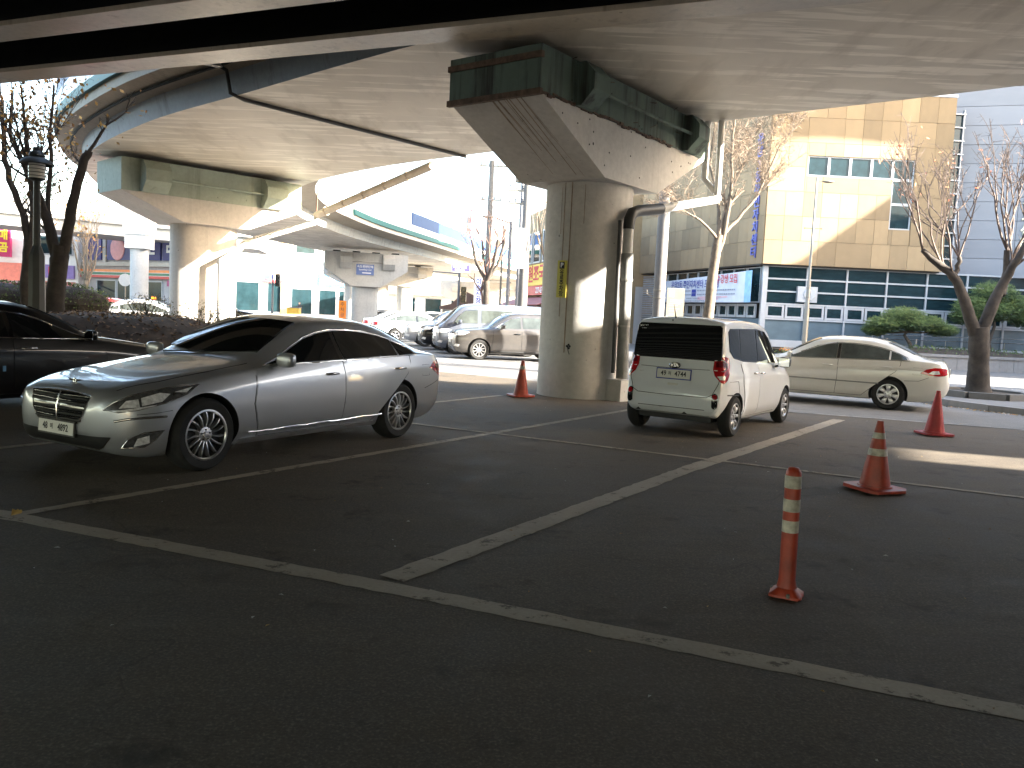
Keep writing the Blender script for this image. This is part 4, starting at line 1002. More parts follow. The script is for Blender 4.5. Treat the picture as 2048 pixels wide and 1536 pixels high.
# ------------------------------------------------------------------ hammerhead piers
def anchor_block(c, ax, n, w, h, d, mat, parent, open_=True):
    """faceted steel anchor box on a pier face: c centre on the face"""
    prof = [(-.5 * h, 0), (-.5 * h, d * .35), (-.15 * h, d), (.22 * h, d), (.5 * h, d * .5), (.5 * h, 0)]
    P = [c - ax * (w / 2) + n * q + V(0, 0, z) for z, q in prof]
    b = MB().extrude(P, ax * w)
    return b.build('anchor_box', mat, parent)
def hammer_pier(label, c, ax, zb, ze, zt, L, W, flat, col, mc, mg, band0, blocks, rods, big=True, name='hammerhead_pier', extra=None):
    ax = Vector((*ax, 0)).normalized(); n = V(ax.y, -ax.x, 0)          # n: face towards the camera
    if n.y > 0: n = -n
    t = thing(name, label, 'pier', (c[0], c[1], 0))
    def P(s, q, z): return ax * s + n * q + V(0, 0, z)
    b = MB(); h = W / 2
    b.extrude([P(s, h, z) for s, z in [(-L / 2, ze), (-flat / 2, zb), (flat / 2, zb), (L / 2, ze), (L / 2, band0 + .0), (-L / 2, band0 + .0)]], -n * W)
    b.build('cap_beam', mc, t)
    g = MB(); e = .02
    g.extrude([P(-L / 2 - e, h + e, band0), P(L / 2 + e, h + e, band0), P(L / 2 + e, -h - e, band0), P(-L / 2 - e, -h - e, band0)], (0, 0, zt - band0))
    g.build('green_band', mg, t)
    if big:
        l = MB()
        for z in (band0 - .05, zt - .22):
            l.extrude([P(-L / 2 - .06, h + .045, z), P(-L / 2 - .06, -h - .045, z), P(-L / 2 + .02, -h - .045, z), P(-L / 2 + .02, h + .045, z)], (0, 0, .10))
        l.build('rusty_ledge', m_rust, t)
        r = random.Random(3); l2 = MB()
        for k in range(60):
            s_ = -L / 2 + L * .74 * k / 60; l2.box(P(s_, h + .03, band0 + r.uniform(-.03, .03)), (.12, .03, r.uniform(.015, .05)), math.atan2(ax.y, ax.x))
        l2.build('torn_paint_edge', m_rust, t)
    kind, r_ = col
    if kind == 'round': MB().lathe([(r_ * 1.01, 0), (r_, .1), (r_, zb)], 48).build('column', mc, t, 50)
    else:
        rr = r_[0]; hl = r_[1]; pts = []
        for k in range(13): a = -PI / 2 + PI * k / 12; pts.append(ax * (hl + rr * math.cos(a)) + n * (rr * math.sin(a)))
        for k in range(13): a = PI / 2 + PI * k / 12; pts.append(ax * (-hl + rr * math.cos(a)) + n * (rr * math.sin(a)))
        MB().extrude([p for p in pts], (0, 0, zb)).build('column', mc, t, 40)
    zm = (band0 + zt) / 2 - .02
    for s_ in blocks: anchor_block(P(s_, h + e + .002, zm), ax, n, .52 if big else .8, (zt - band0) * .96, .38 if big else .45, mg, t)
    for i in range(len(blocks) - 1):
        a_ = P(blocks[i] + .26, h + .22, zm - .03); b_ = P(blocks[i + 1] - .26, h + .22, zm - .03)
        MB().tube([a_, b_], .035, 8).build('tie_rod', mg, t, 60)
    # bearings under the deck
    for s_ in (-L * .36, -L * .12, L * .12, L * .36):
        MB().box(P(s_, 0, zt + .06), (.5, .7, .118), math.atan2(ax.y, ax.x)).build('bearing', m_dark, t)
    if big:                                      # bolt holes as small recessed plugs, wires and nails
        r = random.Random(11); hp = MB()
        for k in range(46):
            s_ = r.uniform(-L * .42, L * .45); z = r.uniform(zb + .1, zt - .1)
            lim = zb + max(0, (abs(s_) - flat / 2)) / (L / 2 - flat / 2) * (ze - zb)
            if z < lim + .1: continue
            q = h + (.0215 if z > band0 else .001)
            hp.lathe([(0, 0), (.016, .0), (.016, .004)], 8, M=Matrix((ax, V(0, 0, 1), n)).transposed(), c=P(s_, q, z))
        hp.build('bolt_holes', m_dark, t)
        wr = MB()
        for k in range(14):
            s_ = r.uniform(-L * .4, L * .45); z = r.uniform(band0 + .1, zt); p = P(s_, h + .02, z); wr.tube([p, p + n * r.uniform(.08, .2) + V(0, 0, r.uniform(-.05, .05))], .006, 4)
        wr.build('protruding_bars', m_rust, t)
    return t, P
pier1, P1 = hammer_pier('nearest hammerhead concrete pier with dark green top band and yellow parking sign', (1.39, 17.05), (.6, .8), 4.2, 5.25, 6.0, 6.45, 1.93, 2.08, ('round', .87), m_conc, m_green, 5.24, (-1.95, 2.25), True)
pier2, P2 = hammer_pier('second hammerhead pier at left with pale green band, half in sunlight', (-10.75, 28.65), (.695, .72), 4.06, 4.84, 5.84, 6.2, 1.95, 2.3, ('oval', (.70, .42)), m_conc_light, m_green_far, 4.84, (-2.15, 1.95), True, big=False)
pier3, P3 = hammer_pier('far grey hammerhead pier with a blue road sign on its cap', (-10.6, 58.5), (.97, .24), 3.0, 4.15, 5.3, 5.6, 1.9, 2.0, ('oval', (.55, .36)), m_conc_far, m_conc_far, 4.2, (-1.4, 1.5), True, big=False)
pier4, P4 = hammer_pier('wide grey pier standing in shade behind the far signed pier', (-12.4, 75), (.99, .12), 3.6, 4.3, 5.35, 9.6, 2.0, 6.6, ('oval', (.8, .1)), m_conc_far, m_conc_far, 4.4, (-4.0, 3.9), True, big=False)
for s_ in (-2.3, 2.35):
    MB().lathe([(.72, 0), (.72, 3.59)], 24, c=P4(s_, 0.1, 0)).build('column', m_conc_far, pier4, 50)
pier5, P5 = hammer_pier('farthest tan pier wall with a traffic light before it', (-2.5, 100), (.99, -.10), 2.2, 3.5, 5.2, 13, 2.2, 7.0, ('oval', (1.1, 2.6)), m_conc_light, m_conc_light, 3.9, (-4.6, 3.5), True, big=False)
# grime streaks running down the nearest pier's cap end and shaft
stk = MB(); r = random.Random(5)
axn = V(.6, .8, 0); nn1 = V(.8, -.6, 0)
m_streak = M('rust_streak', (.27, .205, .15), .85, var=.4, scale=6)
for k in range(13):
    q0 = r.uniform(-.15, .55); w_ = r.choice((.006, .008, .012)); f0, f1 = .02, r.uniform(.35, .99)
    pa = lambda f, q: (-axn * lerp(3.225, 1.04, f) + nn1 * q + V(0, 0, lerp(5.25, 4.2, f)) + V(-.003 * 0 - .002, 0, -.004) + -axn * .003)
    q1 = q0 + r.uniform(-.02, .05)
    stk.add([pa(f0, q0 - w_), pa(f0, q0 + w_), pa(f1, q1 + w_ * .6), pa(f1, q1 - w_ * .6)], [(0, 1, 2, 3)])
for a_, z0, z1, w_ in ((-2.22, 1.6, 4.19, .010), (-2.05, .9, 4.19, .014), (-2.3, 3.2, 4.1, .006), (-1.75, 3.4, 4.15, .006)):
    for s_ in (-1, 1):
        pass
    p = lambda a, z: V(.875 * math.cos(a), .875 * math.sin(a), z)
    stk.add([p(a_ - w_, z0), p(a_ + w_, z0), p(a_ + w_, z1), p(a_ - w_, z1)], [(0, 1, 2, 3)])
stk.build('rust_streaks', m_streak, pier1)
# graffiti scribble on the shaft
sc_ = MB(); a0 = -1.97
for (da, z) in ((0, 1.02), (.03, .99), (.05, 1.03), (.02, 1.06), (-.02, 1.03)):
    sc_.blob((.872 * math.cos(a0 + da), .872 * math.sin(a0 + da), z), .022, 6, 4)
sc_.tube([(.876 * math.cos(a0 + .0), .876 * math.sin(a0), 1.0), (.876 * math.cos(a0 + .02), .876 * math.sin(a0 + .02), .93), (.876 * math.cos(a0 + .05), .876 * math.sin(a0 + .05), .87)], .008, 5)
sc_.build('ink_scribble', m_ink, pier1)
MB().box((.72, -.74, .21), (.36, .36, .42), .78).build('base_stub', m_conc, pier1)
# ------------------------------------------------------------------ drain pipes
m_galv_early = M('clamp_steel', (.30, .29, .27), .4, metal=.5)
dp = thing('drain_pipe', 'white drain pipe bending from the ramp edge down the nearest pier', 'pipe', (2.12, 16.32, 0))
Z = V(2.12, 16.32, 0)
def rel(*a): return V(*a) - Z
MB().tube([rel(4.40, 18.95, 6.12), rel(4.40, 18.95, 4.40)], .075, 12).build('downpipe', m_pvc, dp, 60)
MB().tube([rel(4.13, 19.15, 6.12), rel(4.13, 19.15, 4.85), rel(4.35, 19.0, 4.55)], .075, 12).build('downpipe', m_pvc, dp, 60)
MB().tube([rel(4.42, 18.93, 4.42), rel(4.36, 18.86, 4.36), rel(2.74, 17.02, 3.84)], .090, 12).build('cross_pipe', m_pvc, dp, 60)
MB().tube([rel(2.86, 17.16, 3.88), rel(2.32, 16.55, 3.74), rel(2.18, 16.38, 3.67), rel(2.13, 16.33, 3.55), rel(2.12, 16.32, 3.35)], .112, 12).build('black_elbow', m_pvc_dark, dp, 60)
MB().tube([rel(2.12, 16.32, 3.35), rel(2.12, 16.32, 2.92), rel(2.12, 16.32, 2.82)], [.10, .10, .085], 12).build('downpipe', m_pvc, dp, 60)
MB().tube([rel(2.12, 16.32, 2.88), rel(2.15, 16.29, .44)], .118, 16).build('lower_pipe', m_pipe_grey, dp, 60)
MB().tube([rel(1.94, 16.22, 3.5), rel(1.96, 16.20, .55)], .04, 8).build('cable_conduit', m_pvc_dark, dp, 60)
for z in (2.35, 1.45): MB().tube([rel(2.125, 16.31, z), rel(2.125, 16.31, z + .04)], .135, 16).build('pipe_clamp', m_galv_early, dp, 60)
d2 = thing('drain_pipe', 'long beige drain pipe slanting from the ramp edge over to the second pier', 'pipe', (0, 0, 0))
tp = V(-2.75, 25.8, 6.0); mid = V(-7.3, 30.2, 4.8); lo = V(-9.5, 29.0, 3.62)
MB().tube([tp, mid], .13, 10).build('upper_pipe', m_pipe_beige, d2, 60)
for f in (.18, .36, .54, .72, .9): p_ = tp.lerp(mid, f); q_ = tp.lerp(mid, f + .015); MB().tube([p_, q_], .155, 10).build('pipe_collar', m_pipe_beige, d2, 60)
MB().tube([mid, mid + V(-.05, -.02, -.25), lo], .11, 10).build('cross_pipe', m_pvc, d2, 60)
MB().tube([lo, lo + V(-.12, -.1, -.25), V(-9.82, 27.7, 2.9), V(-9.78, 27.65, 0)], [.11, .11, .12, .12], 10).build('downpipe', m_pvc, d2, 60)
MB().tube([mid + V(0, 0, .1), mid + V(.02, 0, 1.15)], .03, 6).build('pipe_hanger', m_rust, d2)
# ------------------------------------------------------------------ placing by bearing and distance
def at(u, v, Y):
    """point on the sight line of photo pixel (u, v) at distance Y ahead"""
    d = _f * 1660.76 + _r * (u - 1024) - _u * (v - 768)
    return V(0, 0, CAMH) + d * (Y / d.y)

# ------------------------------------------------------------------ district office with stone panels
m_stone = M('sandstone_panel', (.25, .178, .10), .75, var=.10, scale=1.2, rand=.30, bump=.05)
m_core = M('wall_joint', (.05, .045, .04), .9, var=.2)
m_frame = M('white_window_frame', (.36, .375, .40), .45, var=.05)
m_bglass = M('blue_building_glass', (.012, .028, .034), .03, var=.3, spec=.3)
m_spandrel = M('blue_grey_panel', (.085, .125, .155), .35, var=.15)
m_greypanel = M('pale_metal_panel', (.235, .24, .265), .5, var=.04, rand=.10)
m_louvre = M('grey_louvre', (.28, .30, .33), .5, var=.1)
unit = MB().box((0, 0, 0), (1, 1, 1)).mesh('unit_box', m_stone)
def unit_for(mat, name):
    me = unit.copy(); me.name = name; me.materials[0] = mat; return me
def piece(name, me, parent, c, d, rz):
    o = link_mesh(name, me, parent); o.location = c; o.scale = d; o.rotation_euler = (0, 0, rz); return o
me_stone = unit_for(m_stone, 'stone_panel'); me_glassp = unit_for(m_bglass, 'pane'); me_spand = unit_for(m_spandrel, 'spandrel_panel'); me_gp = unit_for(m_greypanel, 'metal_panel')
me_frame = unit_for(m_frame, 'window_frame')
B0 = V(11.66, 40.0, 0)
off = thing('district_office', 'sandstone clad district office with blue glass ground floor and grey wing', 'building', B0)
class Face:
    def __init__(s, o, r): s.o = Vector((*o, 0)); s.r = Vector((*r, 0)).normalized(); s.n = V(s.r.y, -s.r.x, 0); s.rz = math.atan2(s.r.y, s.r.x)
    def p(s, t, z, q=0.0): return s.o + s.r * t + s.n * q + V(0, 0, z)
FR = Face((11.66, 40.0), (1, 0)); FLt = Face((7.9, 54.0), (3.76, -14.0))
LW = 14.5
def panels(F, t0, t1, rows, colw, holes, me, name, parent, seed, base, gap=.012, depth=.10, q=.05):
    r = random.Random(seed)
    for z0, z1 in zip(rows[:-1], rows[1:]):
        t = t0
        while t < t1 - .05:
            w = r.choice(colw); e = min(t + w, t1)
            if t1 - e < .3: e = t1
            rects = [(t, e, z0, z1)]
            for (a, b_, c, d) in holes:
                nr = []
                for (p, q_, u, v) in rects:
                    if b_ <= p or a >= q_ or d <= u or c >= v: nr.append((p, q_, u, v)); continue
                    if p < a: nr.append((p, a, u, v))
                    if q_ > b_: nr.append((b_, q_, u, v))
                    pp, qq = max(p, a), min(q_, b_)
                    if u < c: nr.append((pp, qq, u, c))
                    if v > d: nr.append((pp, qq, d, v))
                rects = nr
            for (p, q_, u, v) in rects:
                if q_ - p < .06 or v - u < .06: continue
                c = F.p((p + q_) / 2, (u + v) / 2, q - depth / 2 + r.uniform(-.004, .004)) - base
                piece(name, me, parent, c, (q_ - p - gap, depth, v - u - gap), F.rz)
            t = e
ROWS = [4.56, 5.70, 6.85, 8.0, 9.15, 10.3, 11.45, 12.65]
H1 = [(1.80, 6.86, 8.76, 9.70), (5.84, 6.86, 6.44, 9.70)]
panels(FR, 0.0, 8.55, ROWS, [.86, .86, .86, 1.7], H1, me_stone, 'stone_panel', off, 4, B0)
H2 = [(3.2, 4.1, 7.2, 9.9), (3.2, 4.1, 5.9, 6.9)]
panels(FLt, 0.0, LW, ROWS, [.9, .9, 1.35], H2, me_stone, 'stone_panel', off, 5, B0)
core = MB().prism([(11.60, 40.12), (20.16, 40.12), (20.16, 54), (8.1, 54.0), (7.98, 53.9), (11.56, 40.3)], 4.50, 12.6)
core.build('upper_storeys', m_core, off, world=True)
MB().prism([(11.60, 39.93), (20.25, 39.93), (20.25, 54), (7.8, 54.0), (11.55, 39.99)], 12.66, 12.8).build('roof_coping', m_frame, off, world=True)
def window(F, t0, t1, z0, z1, parent, base, q=-.06, fw=.06, pane=me_glassp):
    b = MB()
    for (a, b_, c, d) in ((t0, t1, z0, z0 + fw), (t0, t1, z1 - fw, z1), (t0, t0 + fw, z0 + fw, z1 - fw), (t1 - fw, t1, z0 + fw, z1 - fw)):
        b.box(F.p((a + b_) / 2, (c + d) / 2, q) - base, (b_ - a, .08, d - c), F.rz)
    o = b.build('window', m_frame, parent)
    piece('pane', pane, o, F.p((t0 + t1) / 2, (z0 + z1) / 2, q - .01) - base, (t1 - t0 - 2 * fw + .01, .02, z1 - z0 - 2 * fw + .01), F.rz)
    return o
xs = [1.80, 2.82, 3.83, 4.84, 5.85, 6.86]
for a, b_ in zip(xs[:-1], xs[1:]): window(FR, a, b_, 8.76, 9.70, off, B0)
window(FR, 5.85, 6.86, 7.62, 8.755, off, B0); window(FR, 5.85, 6.86, 6.44, 7.615, off, B0)
for z0, z1 in ((5.9, 6.9), (7.2, 8.1), (8.1, 9.0), (9.0, 9.9)): window(FLt, 3.2, 4.1, z0, z1, off, B0)
# ground floor curtain wall
GF = Face((12.05, 40.45), (1, 0))
bays = [1.93 * k for k in range(10)]
lev = [.92, 1.97, 2.70, 3.30, 3.90, 4.5]
fr = MB()
for t in bays: fr.box(GF.p(t, 2.55, .03) - B0, (.075, .12, 3.9), 0)
for z in lev: fr.box(GF.p(8.7, z, .045) - B0, (17.45, .10, .075), 0)
fr.box(GF.p(8.7, .76, .05) - B0, (17.45, .14, .28), 0)
fr.box(GF.p(-.12, 2.3, .05) - B0, (.22, .22, 4.45), 0)
fr.build('curtain_wall_frame', m_frame, off)
for i in range(9):
    for j in range(5):
        c = GF.p((bays[i] + bays[i + 1]) / 2, (lev[j] + lev[j + 1]) / 2, -.01) - B0; d = (1.93 - .07, .02, lev[j + 1] - lev[j] - .07)
        if j == 1:
            for h_ in (0, 1):
                t0 = bays[i] + .05 + h_ * .93; window(GF, t0, t0 + .88, 2.02, 2.66, off, B0, .03, .10)
        else: piece('spandrel_panel' if j == 0 else 'pane', me_spand if j == 0 else me_glassp, off, c, d, 0)
MB().prism([(12.0, 40.6), (29.6, 40.6), (29.6, 54), (9, 54), (8.7, 53.5)], 0, 4.49).build('ground_storey', m_core, off, world=True)
ac = MB().box((14.0 - B0.x, .28 + .1, 3.2), (.95, .3, .75)); ac.lathe([(.30, 0), (.27, .03), (.05, .03)], 20, c=(14.1 - B0.x, .22, 3.2), M=Matrix.Rotation(PI / 2, 3, 'X'))
ac.build('air_conditioner', m_frame, off)
# left side of the ground storey: strip of small windows, louvres, plinth
LG = Face((8.28, 54.0), (3.62, -13.5))
wl = MB()
wl.box(LG.p(7.0, 1.0, .0) - B0, (14, .1, 2.0 - .1), LG.rz); wl.build('blue_plinth_wall', m_spandrel, off)
for k in range(13): window(LG, 1.6 + k * .93, 2.45 + k * .93, 1.98, 2.66, off, B0, .06, .12)
for k in range(9): window(LG, 2.2 + k * 1.3, 3.45 + k * 1.3, 2.72, 4.45, off, B0, .04, .05)
lv = MB()
for k in range(30): lv.box(LG.p(.85, .3 + k * .14, .12) - B0, (1.7, .04, .10), LG.rz)
lv.build('louvre_screen', m_louvre, off)
# stair strip and pale wing
GS = Face((20.26, 40.5), (1, .12))
sb = MB()
for k in range(13): sb.box(GS.p(.32, 4.6 + k * .62, .06) - B0, (.78, .14, .06), GS.rz)
sb.box(GS.p(.62, 8.4, .05) - B0, (.06, .12, 7.7), GS.rz); sb.build('stair_window_frame', m_frame, off)
for k in range(12): piece('pane', me_glassp, off, GS.p(.28, 4.91 + k * .62, .0) - B0, (.64, .03, .56), GS.rz)
GW = Face((20.75, 41.4), (.952, -.306))
panels(GW, 0, 11, [4.45 + .905 * k for k in range(13)], [3.2], [], me_gp, 'metal_panel', off, 6, B0, gap=.02)
MB().prism([tuple(GW.p(0, 0, -.06)[:2]), tuple(GW.p(11, 0, -.06)[:2]), tuple(GW.p(11, 0, -12)[:2]), tuple(GW.p(0, 0, -12)[:2])], 4.45, 15.3).build('pale_wing', m_core, off, world=True)
for ch, k in zip('운암2동행정복지센터', range(10)):
    text('wall_letter', ch, .62, M('gold_letter', (.85, .80, .55), .3, metal=.3, var=0) if k == 0 else bpy.data.materials['gold_letter'], off, GW.p(3.65, 11.75 - k * .63, .08) - B0, GW.r, (0, 0, 1), extrude=.03, bold=.02)
for ch, k in zip('운암2동주민자치센터', range(10)):
    text('wall_letter', ch, .58, M('dull_blue_letter', (.09, .10, .33), .5, var=0) if k == 0 else bpy.data.materials['dull_blue_letter'], off, FLt.p(13.75, 10.5 - k * .60, .09) - B0, FLt.r, (0, 0, 1), extrude=.03, bold=.02)
# banner
bn = thing('banner', 'wide pale blue banner with blue and red Korean headline hung on the office wall', 'banner', FLt.p(9.5, 3.4, .3))
bo = Vector(bn.location)
def bp(t, z, q=.0): return FLt.p(14.2 - (14.2 - t) * 1.12, z, .30 + q) - bo
m_cloth = M('banner_cloth', (.56, .60, .68), .7, var=.06)
m_sky_ink = M('light_blue_ink', (.26, .46, .66), .7, var=.2)
b = MB(); nb_ = 16
for i in range(nb_ + 1):
    t = lerp(5.2, 14.2, i / nb_); w_ = .03 * math.sin(i * 1.3); b.v += [tuple(bp(t, lerp(2.72, 2.70, i / nb_), w_)), tuple(bp(t, lerp(3.92, 4.24, i / nb_), w_))]
for i in range(nb_): b.f.append((2 * i, 2 * i + 2, 2 * i + 3, 2 * i + 1)); b.m.append(1 if i in (0, nb_ - 1) else 0)
b.build('cloth', [m_cloth, m_sky_ink], bn, 40)
text('headline', '운암2동 주민자치센터 프로그램', .50, m_ink_blue, bn, bp(8.9, 3.66, .05), FLt.r, (0, 0, 1), extrude=.004, bold=.006, squeeze=.86)
text('headline', '수강생 모집', .50, m_ink_red, bn, bp(12.1, 3.86, .05), FLt.r, (0, 0, 1), extrude=.004, bold=.006, squeeze=.86)
pr = MB(); rr = random.Random(2)
for t0, w_ in ((6.05, .25), (7.2, .45), (8.7, .5), (10.5, .5)):
    for z in (3.32, 3.12): pr.box(bp(t0 + w_ / 2, z, .048), (w_, .006, .18), FLt.rz, mi=0)
    pr.box(bp(t0 + w_ / 2, 2.95, .048), (w_, .006, .1), FLt.rz, mi=0 if t0 < 7 else 3)
for t0, t1 in ((6.4, 7.1), (7.75, 8.6), (9.3, 10.4), (11.1, 12.9)):
    for z in (3.34, 3.13):
        t = t0
        while t < t1: e = t + rr.uniform(.05, .16); pr.box(bp((t + e) / 2, z, .048), (e - t, .006, .07), FLt.rz, mi=1); t = e + .04
for t0, t1, z, mi in ((6.4, 7.2, 2.9, 2), (8.2, 9.6, 2.93, 1), (9.4, 12.2, 2.98, 2), (9.4, 11.4, 2.88, 2), (8.0, 10.0, 2.78, 1)):
    t = t0
    while t < t1: e = t + rr.uniform(.05, .16); pr.box(bp((t + e) / 2, z, .048), (e - t, .006, .055), FLt.rz, mi=mi); t = e + .04
pr.build('small_print', [m_ink_blue, M('grey_ink', (.25, .27, .33), .7, var=0), M('pink_ink', (.75, .35, .40), .7, var=0), m_cloth], bn)
# annex behind the pole
ax_o = thing('annex_building', 'tan annex with frosted window behind the concrete pole', 'building', (9.0, 60, 0))
ab = MB().box((0.5, 0, 5.5), (7, 8, 11)); ab.build('wall', M('tan_render', (.27, .20, .115), .8, var=.1), ax_o)
AF = Face((5.5, 56.0), (1, 0))
window(AF, .55, 2.2, 1.1, 3.4, ax_o, Vector(ax_o.location), .06, .12, unit_for(M('frosted_glass', (.42, .52, .52), .4, var=.1), 'pane'))
MB().box(AF.p(1.35, 1.2, .09) - Vector(ax_o.location), (1.3, .04, 1.3)).build('door_panel', M('beige_door', (.45, .36, .25), .6), ax_o)
MB().box(AF.p(2.7, 1.9, .1) - Vector(ax_o.location), (.5, .12, 3.8)).build('door_frame', m_frame, ax_o)

# ------------------------------------------------------------------ planter wall, verge, rails
pw = thing('planter_wall', 'low wall of weathered grey stone blocks in front of the office', 'wall', (20, 37.6, 0))
PF = Face((12.2, 37.4), (1, .035))
m_block = concrete('wall_block_stone', (.21, .205, .205), streak=.6)
me_block = unit_for(m_block, 'stone_block'); r = random.Random(9)
for k in range(27):
    piece('stone_block', me_block, pw, PF.p(.33 + k * .66, .29, -.10 + r.uniform(-.01, .01)) - Vector(pw.location), (.645, .2, .58), PF.rz)
for k in range(14):
    piece('coping_stone', me_block, pw, PF.p(.66 + k * 1.32, .64, -.08) - Vector(pw.location), (1.31, .32, .115), PF.rz)
sheet('verge', [tuple(PF.p(0, 0, -.16)[:2]), tuple(PF.p(18.4, 0, -.16)[:2]), (31, 40.2), (12, 40.2)], .58, M('verge_soil', (.06, .045, .03), .95, var=.4), 'structure')
hr = thing('handrail', 'steel ramp handrail running in front of the dark blue glass', 'railing', (17, 39.6, 0))
b = MB()
for z, x0 in ((1.45, 0.0), (1.25, .35)):
    b.tube([(x0, 0, z - .42), (x0, 0, z - .06), (x0 + .06, 0, z), (12, .05, z + .12)], .022, 6)
for k in range(8): b.tube([(.7 + k * 1.4, 0, .6), (.7 + k * 1.4, 0, 1.3)], .018, 6)
b.build('rails', m_chrome, hr, 60)

def leafmass(c, R, n, size, rng, mats_n=3, flat=.0, shell=.55, up=.3):
    """leaf cards spread through an uneven ellipsoid"""
    b = MB()
    for i in range(n):
        while True:
            q = V(rng.uniform(-1, 1), rng.uniform(-1, 1), rng.uniform(-1, 1))
            if shell < q.length < 1: break
        p = V(c[0] + q.x * R[0], c[1] + q.y * R[1], c[2] + q.z * R[2])
        x = V(rng.gauss(0, 1), rng.gauss(0, 1), rng.gauss(0, 1) * (1 - flat)).normalized(); y = x.orthogonal().normalized()
        y = (Matrix.Rotation(rng.uniform(0, 6.28), 3, x) @ y); s = size * rng.uniform(.6, 1.3)
        b.add([p - x * s, p + y * s * .5, p + x * s, p - y * s * .5], [(0, 1, 2, 3)], rng.randrange(mats_n))
    return b
def leafmats(name, cols): return [M('%s_leaf' % name, c, .7, var=.25, scale=2) for c in cols]
lm_hedge = leafmats('hedge', [(.09, .135, .04), (.13, .185, .055), (.06, .095, .03)])
lm_pine = leafmats('pine', [(.075, .115, .03), (.12, .165, .045), (.04, .065, .02)])
lm_dry = leafmats('dry', [(.34, .20, .06), (.26, .13, .04), (.42, .27, .08)])
lm_litter = leafmats('litter', [(.17, .10, .05), (.10, .06, .038), (.28, .17, .075)])
lm_shrub = leafmats('shrub', [(.14, .15, .075), (.20, .17, .09), (.08, .095, .045)])
m_bark = M('dark_bark', (.050, .040, .032), .9, var=.4, scale=5, bump=.5, bscale=18)
m_bark_l = M('pale_bark', (.12, .095, .068), .9, var=.4, scale=5, bump=.5, bscale=18)
m_twig = M('twig_bark', (.16, .12, .085), .85, var=.3)
m_twig_red = M('red_twig_bark', (.15, .085, .065), .85, var=.3)
m_twig_st = M('street_twig_bark', (.095, .068, .055), .85, var=.3)
m_twig_dk = M('dark_twig_bark', (.055, .045, .038), .85, var=.3)

hg = thing('low_hedge', 'dark low hedge behind the stone block wall', 'hedge', (20.5, 38.6, .6))
leafmass((0, 0, .18), (5.2, .6, .30), 2600, .05, random.Random(3), shell=.0).build('foliage', lm_hedge, hg)
hb = MB(); hb.blob((0, 0, .1), (5.1, .5, .24), 24, 8); hb.build('branches', m_twig_dk, hg)
fb = thing('flower_bed', 'little bed of orange and green plants at the foot of the steel light pole', 'flower bed', (12.7, 37.1, .3))
leafmass((0, 0, .05), (1.3, .4, .35), 500, .05, random.Random(5), shell=0).build('foliage', lm_hedge, fb)
leafmass((-.4, 0, .3), (.5, .3, .12), 90, .05, random.Random(6), shell=0).build('blossom', [m_amber, m_amber, lm_dry[2]], fb)

def pine(label, base, trunk, clumps, seed):
    t = thing('pine_tree', label, 'tree', base); r = random.Random(seed)
    b = MB(); b.tube(trunk, [.11, .09, .07, .05][:len(trunk)], 8)
    top = V(*trunk[-1])
    for c in clumps: b.tube([top.lerp(V(*trunk[-2]), .5), (top + V(*c[0])) / 2 + V(0, 0, -.15), V(*c[0])], [.05, .035, .015], 6)
    b.build('trunk', m_bark, t, 60)
    cr_ = MB()
    for (c, R) in clumps:
        for i in range(int(620 * R[0] * R[1] * 4 / max(.3, R[1]))):
            q = V(r.gauss(0, .55), r.gauss(0, .55), r.gauss(0, .55)); q = q if q.length < 1.25 else q.normalized() * r.uniform(.75, 1.25)
            p = V(c[0] + q.x * R[0], c[1] + q.y * R[1], c[2] + q.z * R[2])
            mi = 1 if q.z > .15 and r.random() < .6 else (2 if q.z < -.2 else r.randrange(3))
            for k in range(3):
                d = V(r.gauss(0, 1), r.gauss(0, 1), r.gauss(.5, .6)).normalized(); x = d.orthogonal().normalized() * .012
                cr_.add([p - x, p + x, p + d * r.uniform(.10, .22)], [(0, 1, 2)], mi)
    cr_.build('crown', lm_pine, t)
    return t
pine('spreading flat topped pine behind the roof of the white saloon', (18.4, 38.7, .58), [(.2, 0, 0), (0, 0, .5), (-.3, 0, .9), (-.1, 0, 1.2)],
     [((-1.2, 0, 1.35), (.8, .6, .32)), ((-.4, .1, 1.75), (.9, .7, .36)), ((.6, 0, 1.5), (.8, .6, .30)), ((1.4, .1, 1.2), (.7, .5, .26)), ((-1.6, .2, 1.05), (.5, .4, .22)), ((.1, -.3, 1.4), (.7, .5, .28))], 4)
pine('taller clumpy pine at right, seen through the street tree limbs', (22.3, 39.0, .58), [(.1, 0, 0), (-.1, 0, .7), (.1, 0, 1.5), (0, 0, 2.1)],
     [((-.9, 0, 2.3), (.85, .6, .50)), ((0, .1, 3.0), (.9, .7, .50)), ((.9, 0, 2.5), (.8, .6, .45)), ((1.7, 0, 1.9), (.8, .6, .42)), ((.2, -.2, 2.2), (.8, .6, .42)), ((-1.3, 0, 1.9), (.6, .5, .35))], 8)

